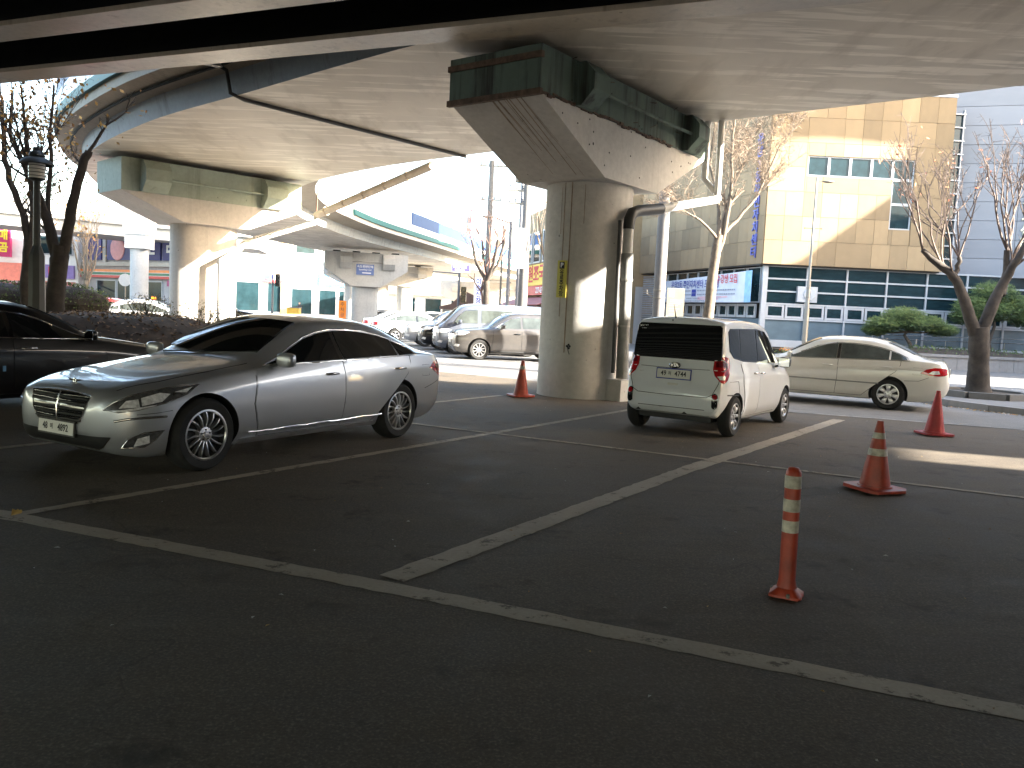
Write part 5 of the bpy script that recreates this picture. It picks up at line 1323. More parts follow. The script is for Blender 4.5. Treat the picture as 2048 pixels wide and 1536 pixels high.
# ------------------------------------------------------------------ bare trees
def grow(b, p, d, L, r0, depth, rng, spread=.55, up=.25, sides=5, ends=None, kids=(2, 3), shrink=.68, spurs=0):
    n = 4; pts = [p]; q = p.copy(); dd = d.copy()
    for i in range(n):
        dd = (dd + V(rng.gauss(0, .10), rng.gauss(0, .10), rng.gauss(0, .06) + up * .12)).normalized()
        q = q + dd * L / n; pts.append(q.copy())
    rs = [max(.0035, lerp(r0, r0 * .62, i / n)) for i in range(n + 1)]
    b.tube(pts, rs, sides if r0 > .02 else 4, cap=False)
    for k in range(spurs):
        f = rng.uniform(.2, 1.0); i = min(n - 1, int(f * n)); s = pts[i].lerp(pts[i + 1], f * n - i); e = V(rng.gauss(0, 1), rng.gauss(0, 1), rng.gauss(.3, .7)).normalized()
        b.tube([s, s + e * rng.uniform(.05, .16) * (1 + L)], [.0045, .003], 3, cap=False)
    if depth == 0:
        if ends is not None: ends += pts[1:]
        return
    for k in range(rng.randint(*kids)):
        f = rng.uniform(.45, 1.0) if k else 1.0
        i = min(n - 1, int(f * n)); s = pts[i].lerp(pts[i + 1], min(1, f * n - i))
        e = V(rng.gauss(0, 1), rng.gauss(0, 1), rng.gauss(0, .5)); e = (dd + e.normalized() * spread * rng.uniform(.6, 1.3) + V(0, 0, up)).normalized()
        grow(b, s, e, L * shrink * rng.uniform(.75, 1.15), r0 * .60, depth - 1, rng, spread, up, sides, ends, kids, shrink, spurs)
def leaf_cards(ends, n, size, rng, mats, jitter=.15):
    b = MB()
    for i in range(n):
        p = rng.choice(ends) + V(rng.gauss(0, jitter), rng.gauss(0, jitter), rng.gauss(0, jitter))
        x = V(rng.gauss(0, 1), rng.gauss(0, 1), rng.gauss(0, 1)).normalized(); y = x.orthogonal().normalized(); s = size * rng.uniform(.6, 1.3)
        b.add([p - x * s, p + y * s * .55, p + x * s, p - y * s * .55], [(0, 1, 2, 3)], rng.randrange(3))
    return b
def tree(name, label, base, limbs, twigm, barkm, seed, depth=3, L=1.2, kids=(2, 3), spread=.55, up=.2, spurs=0, leaves=0, leafm=None, lsize=.05, ljit=.2, lo=.45, shrink=.68):
    base = Vector(base); t = thing(name, label, 'tree', base); r = random.Random(seed); ends = []
    tb = MB(); cb = MB()
    for li, (pts, rad, tips) in enumerate(limbs):
        P = [Vector(p) - base for p in pts]
        Q = []
        for i in range(len(P) - 1):
            for j in range(3): Q.append(P[i].lerp(P[i + 1], j / 3) + (V(r.gauss(0, .012), r.gauss(0, .012), 0) if j else Vector((0, 0, 0))))
        Q.append(P[-1]); R_ = [lerp(rad[0], rad[1], i / (len(Q) - 1)) * (1 + r.uniform(-.05, .05)) for i in range(len(Q))]
        if li == 0: R_[0] *= 1.35; R_[1] *= 1.08
        tb.tube(Q, R_, 12)
        for k in range(tips):
            f = 1.0 if k < 2 else r.uniform(lo, 1); i = min(len(Q) - 2, int(f * (len(Q) - 1))); s = Q[i].lerp(Q[i + 1], min(1, f * (len(Q) - 1) - i))
            d = ((Q[-1] - Q[-2]).normalized() + V(r.gauss(0, 1), r.gauss(0, 1), r.gauss(.1, .4)).normalized() * spread + V(0, 0, up)).normalized()
            grow(cb, s, d, L * r.uniform(.8, 1.2), rad[1] * .5, depth, r, spread, up, 5, ends, kids, shrink, spurs)
    tb.build('trunk', barkm, t, 60); cb.build('crown', twigm, t)
    if leaves: leaf_cards(ends, leaves, lsize, r, leafm, ljit).build('leaves', leafm, t)
    return t
Yg = 26.0
tree('ginkgo_tree', 'bare ginkgo with a fan of pale twigs behind the white minicar', (6.08, 26, 0),
     [([(6.08, 26, 0), at(1415, 640, Yg), at(1428, 530, Yg), at(1438, 470, Yg)], (.185, .135), 1),
      ([at(1432, 530, Yg), at(1450, 460, Yg), at(1462, 380, Yg), at(1465, 290, Yg), at(1470, 235, Yg)], (.085, .03), 16),
      ([at(1440, 475, Yg), at(1475, 440, Yg + .3), at(1515, 390, Yg + .5), at(1560, 290, Yg + .6)], (.07, .025), 16),
      ([at(1436, 480, Yg), at(1400, 440, Yg - .5), at(1365, 420, Yg - .8)], (.05, .02), 9),
      ([at(1438, 470, Yg), at(1436, 400, Yg + .4), at(1420, 330, Yg + .8), at(1430, 250, Yg + .8)], (.07, .025), 13),
      ([at(1445, 470, Yg), at(1455, 400, Yg + .8), at(1500, 300, Yg + 1.2)], (.06, .025), 13)], m_twig, m_bark_l, 12, depth=2, L=.85, kids=(3, 5), spread=.8, up=.2, spurs=5, shrink=.72)
Ys = 20.5
sb_ = (11.52, 20.5, .16)
tree('street_tree', 'pruned street tree with a few red leaves in a round stone planter', sb_,
     [([sb_, at(1957, 740, Ys), at(1958, 700, Ys), at(1958, 655, Ys)], (.27, .22), 0),
      ([at(1950, 668, Ys), at(1935, 620, Ys), at(1915, 565, Ys), at(1900, 545, Ys), at(1860, 515, Ys), at(1845, 500, Ys)], (.15, .06), 6),
      ([at(1905, 560, Ys), at(1915, 540, Ys + .1), at(1918, 515, Ys + .1)], (.07, .055), 4),
      ([at(1962, 668, Ys), at(1985, 610, Ys), at(2010, 560, Ys), at(2035, 520, Ys - .2), at(2060, 470, Ys - .2)], (.16, .06), 6),
      ([at(2003, 590, Ys), at(2012, 545, Ys + .3), at(2014, 500, Ys + .3)], (.09, .07), 5)], m_twig_st, m_bark, 21, depth=3, L=1.25, kids=(2, 3), spread=.55, up=.24, spurs=2, leaves=70, leafm=[M('red_leaf', (.42, .13, .06), .7, var=.3)] * 3, lsize=.055, ljit=.06, shrink=.72)
Yt = 19.0
tb_ = at(108, 640, Yt)
tree('park_tree', 'big dark forked tree with brown leaves beside the black street lamp', tb_,
     [([tb_, at(110, 590, Yt), at(118, 520, Yt), at(122, 492, Yt)], (.22, .18), 0),
      ([at(112, 510, Yt), at(95, 440, Yt), at(70, 380, Yt), at(58, 340, Yt)], (.13, .07), 7),
      ([at(126, 505, Yt), at(140, 440, Yt), at(150, 390, Yt), at(168, 320, Yt), at(178, 302, Yt)], (.13, .085), 1),
      ([at(100, 460, Yt), at(96, 400, Yt + .2), at(102, 330, Yt + .2), at(100, 260, Yt + .2), at(108, 170, Yt + .2)], (.07, .025), 9),
      ([at(92, 430, Yt), at(60, 330, Yt - .3), at(50, 250, Yt - .3), at(42, 170, Yt - .3)], (.06, .02), 9)], m_twig_dk, m_bark, 31, depth=3, L=.72, lo=.12, kids=(2, 3), spread=.65, up=.16, spurs=1, leaves=620, leafm=lm_dry, lsize=.06, ljit=.25, shrink=.65)
Yu = 21.0
tb2 = at(50, 640, Yu)
tree('park_tree', 'slimmer dark tree with several upright stems left of the black street lamp', tb2,
     [([tb2, at(53, 590, Yu), at(58, 520, Yu), at(60, 480, Yu)], (.17, .14), 0),
      ([at(57, 500, Yu), at(48, 430, Yu), at(18, 360, Yu), at(8, 300, Yu), at(4, 200, Yu)], (.10, .05), 7),
      ([at(60, 490, Yu), at(66, 430, Yu), at(62, 370, Yu), at(20, 270, Yu), at(24, 180, Yu)], (.09, .03), 7),
      ([at(62, 480, Yu), at(72, 420, Yu), at(70, 340, Yu), at(80, 300, Yu)], (.08, .03), 7)], m_twig_dk, m_bark, 41, depth=3, L=.75, lo=.12, kids=(2, 3), spread=.65, up=.16, spurs=1, leaves=520, leafm=lm_dry, lsize=.06, ljit=.25, shrink=.65)
# small golden tree by the shops, pinkish tree and twiggy trees along the far kerb
def simple_tree(name, label, base, h, fork, seed, twigm, barkm, r0=.13, L=1.6, leaves=0, leafm=None, depth=3, lsize=.08, spread=.5):
    x, y, z = base
    limbs = [([(x, y, z), (x + .05, y, z + fork * .5), (x, y, z + fork)], (r0, r0 * .75), 3)]
    r = random.Random(seed)
    for k in range(4):
        a = k * 1.57 + r.uniform(0, .8); d = V(math.cos(a), math.sin(a), 0)
        limbs.append(([V(x, y, z + fork), V(x, y, z + fork) + d * .5 + V(0, 0, .8), V(x, y, z + fork) + d * .8 + V(0, 0, (h - fork) * .55)], (r0 * .5, r0 * .25), 4))
    return tree(name, label, base, limbs, twigm, barkm, seed, depth=depth, L=L, kids=(2, 3), spread=spread, up=.25, spurs=1, leaves=leaves, leafm=leafm, lsize=lsize, ljit=.3, shrink=.7)
simple_tree('bare_tree', 'bare pruned tree with a dark trunk beside the purple street name sign', (-1.45, 40, 0), 6.6, 3.1, 51, m_twig_red, m_bark, .20, 1.1, depth=2)
simple_tree('bare_tree', 'bare tree showing left of the nearest pier above the restaurant', (1.6, 42, 0), 8.5, 4.0, 52, m_twig, m_bark_l, .16, 1.5, depth=2)
simple_tree('golden_tree', 'small sunlit tree with pale golden twigs before the convenience shop', (-32.0, 62, 0), 7.2, 2.6, 53, m_twig, m_bark_l, .2, 1.6, leaves=160, leafm=lm_dry, depth=3, lsize=.12)

# ------------------------------------------------------------------ leafy mound with hedge and shrubs
from mathutils import noise as mnoise
def mh(x, y):
    q = math.sqrt(((x + 14.2) / 10.0) ** 2 + ((y - 20.2) / 5.6) ** 2)
    h = 1.12 * sstep((1 - q) / .42)
    return h + .05 * mnoise.noise(V(x * 1.3, y * 1.3, 0)) * sstep((1 - q) / .3) + .001
b = MB(); nx, ny = 70, 44; XS = [lerp(-24.4, -4.0, i / nx) for i in range(nx + 1)]; YS = [lerp(14.4, 26.0, j / ny) for j in range(ny + 1)]
for x in XS:
    for y in YS: b.v.append((x, y, mh(x, y)))
for i in range(nx):
    for j in range(ny):
        a = i * (ny + 1) + j; b.f.append((a, a + ny + 1, a + ny + 2, a + 1)); b.m.append(0)
mo = b.build('planted_mound', M('mound_soil', (.050, .036, .026), .95, var=.5, scale=4), None, 80); tag(mo, kind='structure')
r = random.Random(17); b = MB()
for i in range(9000):
    x, y = r.uniform(-20, -4.6), r.uniform(14.8, 25.6); h = mh(x, y)
    if h < .02: continue
    x_ = V(r.gauss(0, 1), r.gauss(0, 1), r.gauss(0, .35)).normalized(); y_ = x_.cross(V(0, 0, 1)).normalized(); y_ = (y_ + V(0, 0, r.uniform(-.6, .6))).normalized(); s = r.uniform(.03, .065); p = V(x, y, h + r.uniform(.015, .05))
    b.add([p - x_ * s, p + y_ * s * .6, p + x_ * s, p - y_ * s * .6], [(0, 1, 2, 3)], r.randrange(3) if y < 21.5 else r.choice((0, 2, 2)))
tag(b.build('leaf_litter', lm_litter), kind='stuff')
hd = thing('trimmed_hedge', 'rounded clipped green hedge on the leafy mound behind the park trees', 'hedge', (-13.6, 22.6, 1.0))
b = MB(); r = random.Random(23)
for cx_, w_ in ((-2.2, 1.6), (-.4, 1.4), (1.35, 1.35)):
    b.blob((cx_, 0, .30), (w_ * .9, .75, .50), 20, 10)
b.build('branches', m_twig_dk, hd)
hl = MB()
for cx_, w_ in ((-2.2, 1.6), (-.4, 1.4), (1.35, 1.35)):
    q = leafmass((cx_, 0, .32), (w_, .85, .58), 3000, .032, r, shell=.86)
    hl.add(q.v, q.f); hl.m[-len(q.m):] = q.m
hl.build('foliage', lm_hedge, hd)
hd2 = thing('trimmed_hedge', 'long dark flat hedge farther back behind the rounded clipped hedge', 'hedge', (-17.5, 25.0, .9))
MB().blob((0, 0, .45), (4.6, .6, .5), 24, 8).build('branches', m_twig_dk, hd2); leafmass((0, 0, .48), (4.8, .75, .58), 5000, .04, r, shell=.82).build('foliage', lm_hedge, hd2)
def shrub(label, c, R, n, seed):
    t = thing('shrub', label, 'shrub', c); r = random.Random(seed); b = MB(); ends = []
    for k in range(16):
        a = r.uniform(0, 6.28); d = V(math.cos(a) * .6, math.sin(a) * .6, 1).normalized(); grow(b, V(r.uniform(-R[0], R[0]) * .4, r.uniform(-R[1], R[1]) * .4, 0), d, R[2] * .75, .012, 2, r, .6, .15, 4, ends, (2, 3), .6)
    b.build('stems', m_twig_dk, t); leafmass((0, 0, R[2] * .55), R, n, .028, r, shell=.15).build('foliage', lm_shrub, t)
shrub('grey green leafy shrub on the mound, left one behind the silver saloon roof', (-9.0, 20.4, .95), (.75, .6, .5), 900, 61)
shrub('grey green leafy shrub in sun at the right end of the mound', (-7.7, 20.9, .75), (.95, .7, .55), 1300, 62)
shrub('low leafy shrub at the foot of the second pier', (-6.6, 21.6, .35), (.8, .6, .5), 900, 63)

# ------------------------------------------------------------------ street furniture
m_lampblack = M('lamp_green_black', (.022, .027, .026), .5, var=.2)
Lb = at(74, 640, 17.6)
sl = thing('street_lamp', 'dark old fashioned street lamp with a wide hat on the mound', 'street lamp', Lb)
hz = at(68, 302, 17.6).z - Lb.z
Mx8 = None
b = MB().lathe([(.0, -.2), (.17, -.2), (.17, .05), (.155, 1.35), (.13, 1.42), (.085, 1.55)], 8); b.build('pedestal', m_lampblack, sl, 30)
b = MB().lathe([(.075, 1.5), (.062, hz - .62), (.10, hz - .60), (.16, hz - .58), (.17, hz - .56), (.10, hz - .55)], 14); b.build('post', m_lampblack, sl, 50)
b = MB().lathe([(.155, hz - .56), (.16, hz - .26)], 20); b.build('glass_cylinder', M('lamp_glass', (.62, .62, .60), .15, var=.05), sl, 60)
for k in range(4): MB().lathe([(.17, hz - .52 + k * .07), (.185, hz - .515 + k * .07), (.17, hz - .505 + k * .07)], 20).build('louvre_ring', m_lampblack, sl, 60)
b = MB().lathe([(.33, hz - .28), (.335, hz - .26), (.29, hz - .20), (.20, hz - .145), (.13, hz - .12), (.155, hz - .10), (.13, hz - .03), (.07, hz + .01), (.06, hz + .08), (.0, hz + .09)], 24); b.build('hat', m_lampblack, sl, 40)
m_polec = concrete('pole_concrete', (.12, .115, .11), streak=.3)
m_galv = M('galvanised_steel', (.17, .155, .13), .45, metal=.3, var=.15)
m_darkpole = M('dark_pole_paint', (.10, .105, .12), .5, var=.1)
cpole = thing('concrete_pole', 'round concrete utility pole rising behind the white minicar and the pier cap', 'pole', (4.78, 28, 0))
MB().lathe([(.21, 0), (.18, 9.5)], 18).build('pole', m_polec, cpole, 60)
for z in (2.6, 2.35): MB().lathe([(.215, z), (.222, z + .02), (.215, z + .04)], 16).build('band', m_galv, cpole, 60)
MB().tube([(-.2, 0, 2.36), (-.42, -.1, 2.5), (-.42, -.1, 2.62)], .015, 5).build('hook', m_galv, cpole)
lp = thing('light_pole', 'tall slim steel light pole with a short arm before the sunlit facade', 'street lamp', (12.55, 36, 0))
MB().lathe([(.11, 0), (.11, 2.4), (.085, 2.45), (.085, 3.6), (.06, 3.65), (.045, 8.0)], 14).build('pole', m_galv, lp, 50)
b = MB().tube([(0, 0, 7.8), (.25, 0, 7.86)], .02, 6); b.build('arm', m_galv, lp)
b = MB().blob((.5, 0, 7.84), (.28, .12, .06), 12, 6); b.build('lamp_head', m_galv, lp, 60)
b = MB().tube([(-.35, 0, 5.85), (.35, 0, 5.85)], .012, 5); b.blob((-.35, 0, 5.85), .035, 6, 4); b.blob((.35, 0, 5.85), .035, 6, 4); b.build('cross_bar', m_blackplastic, lp)
for z in (2.9, 3.3): MB().lathe([(.095, z), (.10, z + .02), (.095, z + .04)], 12).build('band', m_galv, lp, 60)
ns = thing('notice_board', 'weathered cream notice board on two white posts behind the minicar', 'sign', (5.15, 27, 0))
MB().box((0, 0, 2.22), (.56, .04, .86)).box((0, 0, 1.775), (.57, .05, .03), mi=1).box((0, 0, 2.665), (.57, .05, .03), mi=1).build('board', [M('cream_board', (.20, .18, .135), .6, var=.12), m_green_far], ns)
for x in (-.17, .18): MB().box((x, .03, .9), (.07, .05, 1.8)).build('post', m_white, ns)
b = MB(); r = random.Random(4)
for z, n_, h_ in ((2.55, 2, .07), (2.43, 2, .07), (2.30, 9, .022), (2.24, 9, .022), (2.18, 8, .022), (2.12, 6, .022), (2.02, 8, .022), (1.95, 6, .022), (1.84, 4, .022)):
    x = -.22 + r.uniform(0, .05)
    for k in range(n_): w_ = h_ * r.uniform(.7, 1.4) * (1.4 if h_ < .03 else 1.2); b.box((min(x + w_ / 2, .22), -.022, z), (w_, .004, h_)); x += w_ + .014
b.build('small_print', bpy.data.materials['grey_ink'], ns)
bag = thing('blue_bag', 'crumpled blue plastic bag on the low ledge left of the minicar', 'bag', (3.55, 27.5, .52))
r = random.Random(2); MB().blob((0, 0, .2), (.20, .15, .22), 10, 7, noise=.25, rng=r).build('bag_film', M('blue_film', (.03, .12, .55), .3), bag)
lw = thing('low_ledge', 'low rough concrete ledge in front of the tan annex', 'wall', (3.2, 28.2, 0)); MB().box((0, 0, .26), (2.2, .35, .52)).build('wall', m_block, lw)

# parking sign on the pier
sgn = thing('parking_sign', 'vertical yellow paid parking sign strapped to the nearest pier', 'sign', (1.39, 17.05, 2.33))
a0 = math.atan2(16.23 - 17.05, .80 - 1.39); R0 = .885
b = MB(); nseg = 6; ha = .125
for i in range(nseg + 1):
    a = a0 - ha + 2 * ha * i / nseg
    for rr_ in (R0, R0 + .008):
        for z in (-.36, .36): b.v.append((rr_ * math.cos(a), rr_ * math.sin(a), z))
for i in range(nseg):
    k = i * 4
    for q in ((0, 1, 5, 4), (2, 6, 7, 3), (0, 4, 6, 2), (1, 3, 7, 5)): b.f.append(tuple(k + j for j in q)); b.m.append(0)
b.f += [(0, 2, 3, 1), (nseg * 4, nseg * 4 + 1, nseg * 4 + 3, nseg * 4 + 2)]; b.m += [0, 0]
b.build('board', M('sign_yellow', (.52, .46, .07), .5, var=.1), sgn)
sn = V(math.cos(a0), math.sin(a0), 0); sr_ = V(-math.sin(a0), math.cos(a0), 0)
MB().box(sn * (R0 + .012) + V(0, 0, .265), (.11, .006, .13), a0 + PI / 2).build('symbol_plate', m_ink, sgn)
text('sign_letter', 'P', .125, m_ink_white, sgn, sn * (R0 + .018) + V(0, 0, .265), sr_, (0, 0, 1), extrude=.002, bold=.03)
for k, ch in enumerate('유료주차장'): text('sign_letter', ch, .115, m_ink, sgn, sn * (R0 + .013) + V(0, 0, .13 - k * .105), sr_, (0, 0, 1), extrude=.002, bold=.02, squeeze=.9)

# cones and bollard
def cone(name, label, x, y, h, rb, mat, bands, rz, lean=(0, 0), chip=False):
    t = thing(name, label, 'traffic cone', (x, y, .016), rz, 'traffic cones on the car park')
    q = rb
    prof = [(q, .055), (q * .99, .075), (.035, h - .03), (.030, h), (0, h)]
    sh = lambda b: [(v[0] + lean[0] * v[2], v[1] + lean[1] * v[2], v[2]) for v in b.v]
    b = MB().lathe([(q * 1.16, .028), (q * 1.12, .055)] + prof, 32); b.v = sh(b); b.build('cone_body', mat, t, 40)
    b = MB(); s = q * 1.62; c = .06; r = random.Random(int(x * 100))
    P = [(-s + c, -s), (s - c, -s), (s, -s + c), (s, s - c), (s - c, s), (-s + c, s), (-s, s - c), (-s, -s + c)]
    b.prism(P, 0, .028)
    b.v = [(v[0], v[1], v[2] + (.012 * r.random() if v[2] == 0 else .018 * r.random())) for v in b.v]
    b.build('base_plate', mat, t)
    for z0, z1 in bands:
        rr_ = lambda z: lerp(q * .99, .035, (z - .075) / (h - .105)) + .0025
        b = MB().lathe([(rr_(z0), z0), (rr_(z1), z1)], 32); b.v = sh(b); b.build('reflective_band', m_refl, t, 60)
    return t
cone('traffic_cone', 'big orange cone with two dirty white bands nearest the striped bollard', 3.69, 8.25, .70, .145, m_cone, ((.355, .425), (.525, .585)), .35, (.01, 0))
cone('traffic_cone', 'faded red cone without bands beside the road', 6.73, 13.1, .70, .145, m_cone_red, (), .1, (.02, 0))
cone('traffic_cone', 'worn orange cone with one pale band at the foot of the nearest pier', .18, 16.1, .70, .14, m_cone, ((.53, .60),), .5, (.02, 0))
bo_ = thing('striped_bollard', 'orange flexible bollard with three dirty white bands on the car park', 'bollard', (1.70, 4.86, .005))
lean = V(-.012, .0, 0)
def lz(b): b.v = [(v[0] + lean.x * v[2], v[1] + lean.y * v[2], v[2]) for v in b.v]; return b
lz(MB().lathe([(.058, .05), (.049, .10), (.047, .72), (.044, .752), (.030, .775), (0, .78)], 28)).build('post', m_cone, bo_, 50)
for z0, z1 in ((.39, .462), (.515, .59), (.655, .73)): lz(MB().lathe([(.0492, z0), (.0488, z1)], 28)).build('reflective_band', m_refl, bo_, 60)
r = random.Random(8); fl = MB(); prof = []
for k in range(24):
    a = 2 * PI * k / 24; q = .105 + .012 * math.sin(a * 4) + r.uniform(-.006, .006); fl.v += [(q * math.cos(a), q * math.sin(a), .004), (q * math.cos(a), q * math.sin(a), .018), (.06 * math.cos(a), .06 * math.sin(a), .055)]
for k in range(24):
    j = (k + 1) % 24
    fl.f += [(3 * k, 3 * j, 3 * j + 1, 3 * k + 1), (3 * k + 1, 3 * j + 1, 3 * j + 2, 3 * k + 2)]; fl.m += [0, 0]
fl.build('flange', m_cone, bo_, 50)
for a in (.3, 2.4, 4.5): MB().lathe([(.011, 0), (.011, .018), (.006, .024), (0, .024)], 8, c=(.09 * math.cos(a), .09 * math.sin(a), .012)).build('bolt', m_galv, bo_)
# litter on the asphalt
b = MB(); r = random.Random(77)
for i in range(260):
    x, y = r.uniform(-5, 9), r.uniform(2.2, 16)
    x_ = V(r.gauss(0, 1), r.gauss(0, 1), 0).normalized(); y_ = V(-x_.y, x_.x, r.uniform(.1, .7)).normalized(); s = r.uniform(.006, .022); p = V(x, y, .02)
    b.add([p - x_ * s, p + y_ * s * .6, p + x_ * s, p - y_ * s * .45 + V(0, 0, .008)], [(0, 1, 2), (0, 2, 3)], r.choice((0, 0, 1, 2, 2)))
p = at(22, 1040, 5.72); p.z = .03
for k in range(4): a = k * .5; b.add([p, p + V(.07 * math.cos(a), .07 * math.sin(a), .02), p + V(.07 * math.cos(a + .5), .07 * math.sin(a + .5), .035)], [(0, 1, 2)], 1)
for i in range(160):
    x, y = 10.2 + r.gauss(0, .5), 17.4 + r.gauss(0, .5)
    x = lerp(9.3, 10.6, r.random()); y = lerp(18.9, 16.9, (x - 9.3) / 1.3) - abs(r.gauss(0, .18)) - .12
    x_ = V(r.gauss(0, 1), r.gauss(0, 1), .1).normalized(); y_ = V(-x_.y, x_.x, r.uniform(.1, .9)).normalized(); s = r.uniform(.02, .045); q = V(x, y, .03)
    b.add([q - x_ * s, q + y_ * s * .6, q + x_ * s, q - y_ * s * .4], [(0, 1, 2), (0, 2, 3)], r.randrange(3))
tag(b.build('fallen_leaves', [lm_dry[1], lm_dry[2], M('paper_scrap', (.50, .48, .44), .8)]), kind='stuff')

# ------------------------------------------------------------------ kerb island with round planter
KP = [(9.25, 20.6), (9.45, 19.5), (9.85, 18.65), (10.25, 17.75), (10.75, 17.05), (11.6, 16.5), (13.0, 16.1), (19, 14.6), (30, 12.0), (34, 20), (24, 22.0), (14, 23.4), (10.4, 23.0), (9.5, 22.0)]
pav = MB().prism(KP, 0.0, .13).build('pavement', M('paving', (.17, .165, .16), .85, var=.15, scale=6)); tag(pav, kind='structure')
me_kerb = unit_for(concrete('kerb_stone_face', (.25, .245, .24), streak=.5), 'kerb_stone')
for i in range(len(KP)):
    a = V(*KP[i], 0); c = V(*KP[(i + 1) % len(KP)], 0)
    if i in (8, 9, 10): continue
    d = c - a; n_ = max(1, round(d.length / 1.0)); 
    for k in range(n_):
        m_ = a + d * (k + .5) / n_; nrm = V(d.y, -d.x, 0).normalized()
        piece('kerb_stone', me_kerb, pav, m_ + V(0, 0, .07) - nrm * .06, (d.length / n_ - .012, .16, .147), math.atan2(d.y, d.x))
rp = thing('round_planter', 'octagonal stone planter ring round the street tree', 'planter', (11.5, 20.3, .13))
me_seg = unit_for(concrete('planter_stone', (.15, .143, .132), streak=.5), 'ring_stone')
for k in range(8):
    a = 2 * PI * (k + .5) / 8; piece('ring_stone', me_seg, rp, (.96 * math.cos(a), .96 * math.sin(a), .075), (.76, .16, .15), a + PI / 2)
MB().prism([(.94 * math.cos(2 * PI * k / 8), .94 * math.sin(2 * PI * k / 8)) for k in range(8)], 0, .10).build('soil', M('planter_soil', (.05, .038, .028), .95, var=.4, scale=8), rp)

# ------------------------------------------------------------------ far street: restaurant, poles, signs
rs = thing('restaurant_building', 'tan two storey restaurant with a yellow sign left of the nearest pier', 'building', (1.8, 50, 0))
RF = Face((.35, 57.5), (2.9, -13.0)); ro = Vector(rs.location)
def fb_box(F, base, t0, t1, z0, z1, q, d): return (F.p((t0 + t1) / 2, (z0 + z1) / 2, q) - base, (t1 - t0, d, z1 - z0), F.rz)
MB().prism([tuple(RF.p(0, 0)[:2]), tuple(RF.p(13.3, 0)[:2]), (3.9, 46), (3.3, 58)], 0, 8.2).build('wall', bpy.data.materials['tan_render'], rs, world=True)
for t0 in (1.0, 3.2, 5.6, 8.2): window(RF, t0, t0 + 1.8, 4.9, 6.9, rs, ro, .05, .10)
MB().box(*fb_box(RF, ro, .4, 11.5, 3.45, 4.75, .22, .2)).build('sign_board', M('sign_board_yellow', (.75, .55, .07), .5, var=.05), rs)
text('sign_letter', '원조국밥', 1.15, m_ink_red, rs, RF.p(6.0, 4.1, .34) - ro, RF.r, (0, 0, 1), extrude=.01, bold=.02, squeeze=1.35)
MB().box(*fb_box(RF, ro, .2, 11.5, 2.85, 3.42, .25, .2)).build('red_strip', M('sign_red', (.50, .06, .07), .5), rs)
text('sign_letter', '227-6747', .5, m_ink_white, rs, RF.p(6.6, 3.12, .36) - ro, RF.r, (0, 0, 1), extrude=.01, bold=.01, squeeze=1.2)
b = MB(); b.extrude([RF.p(0, 2.75, .1) - ro, RF.p(0, 2.2, 1.6) - ro, RF.p(0, 2.15, 1.6) - ro, RF.p(0, 2.65, .1) - ro], RF.r * 11); b.build('awning', M('awning_red', (.30, .10, .10), .7), rs)
for t0 in (1, 3.4, 5.8, 8.2): window(RF, t0, t0 + 2.1, .2, 2.1, rs, ro, .05, .10)
def upole(label, x, y, h, r0, arms, mat=m_polec, extra=None, name='utility_pole'):
    t = thing(name, label, 'pole', (x, y, 0))
    MB().lathe([(r0, 0), (r0 * .72, h)], 14).build('pole', mat, t, 60)
    for z, w_, dx in arms:
        MB().box((dx, 0, z), (w_, .08, .08)).build('crossarm', m_galv, t)
        for k in range(4): MB().lathe([(.03, 0), (.05, .06), (.03, .12), (.045, .16), (.0, .2)], 8, c=(dx - w_ / 2 + .1 + k * (w_ - .2) / 3, 0, z + .04)).build('insulator', m_darkpole, t)
    return t
u1 = upole('tall concrete utility pole with two crossarms beyond the dark bare tree', -1.72, 48, 10.2, .19, ((9.9, 1.6, .1), (8.0, 1.2, .05)))
u2 = upole('stout concrete utility pole with a transformer left of the nearest pier', .28, 36, 8.6, .22, ((6.85, 1.0, -.35), (6.3, 1.0, -.35)))
MB().lathe([(.22, 7.2), (.24, 7.25), (.24, 7.85), (.1, 7.95)], 14, c=(-.32, 0, 0)).build('transformer', m_galv, u2, 50)
MB().box((-.18, -.24, 4.4), (.42, .05, 1.7)).build('pole_sheet', m_white, u2)
MB().tube([(.2, -.1, 6.4), (.3, -.15, 5.2), (.12, -.22, 4.2)], .025, 6).build('cable', m_blackplastic, u2)
for z in (2.0, 2.6, 3.2): MB().tube([(-.2, 0, z), (-.36, -.05, z)], .012, 4).build('step_peg', m_galv, u2)
for x, y, h, lbl in ((-.45, 44, 6.4, 'dark slim light pole with a lamp arm, left of the stout utility pole'), (.06, 40, 9.0, 'thick dark street light pole nearest the stout utility pole'), (-1.0, 52, 7.0, 'pale thin pole between the dark tree and the dark street light poles')):
    t = upole(lbl, x, y, h, .11 if y != 52 else .07, (), m_darkpole if y != 52 else m_galv, name='light_pole')
    if y == 44: MB().tube([(0, 0, 6.3), (-.9, 0, 6.6)], .035, 6).build('arm', m_darkpole, t); MB().blob((-1.2, 0, 6.6), (.35, .14, .08), 10, 6).build('lamp_head', m_galv, t, 60)
ss = thing('street_name_sign', 'purple blue street name sign with white border hung by the dark bare tree', 'sign', at(922, 536, 42))
so_ = Vector(ss.location)
MB().box((0, 0, 0), (.96, .05, .42)).build('plate', m_white, ss); MB().box((0, -.03, 0), (.88, .02, .34)).build('blue_field', M('sign_violet', (.07, .06, .50), .5), ss)
text('sign_letter', '서암대로', .19, m_ink_white, ss, (-.05, -.045, .05), (1, 0, 0), (0, 0, 1), extrude=.004, bold=.02); text('sign_letter', 'Seoam-daero', .09, m_ink_white, ss, (-.05, -.045, -.10), (1, 0, 0), (0, 0, 1), extrude=.004)
MB().bar((-.6, .02, .26), (1.2, .02, .26), .05, .05).build('bracket', m_galv, ss)
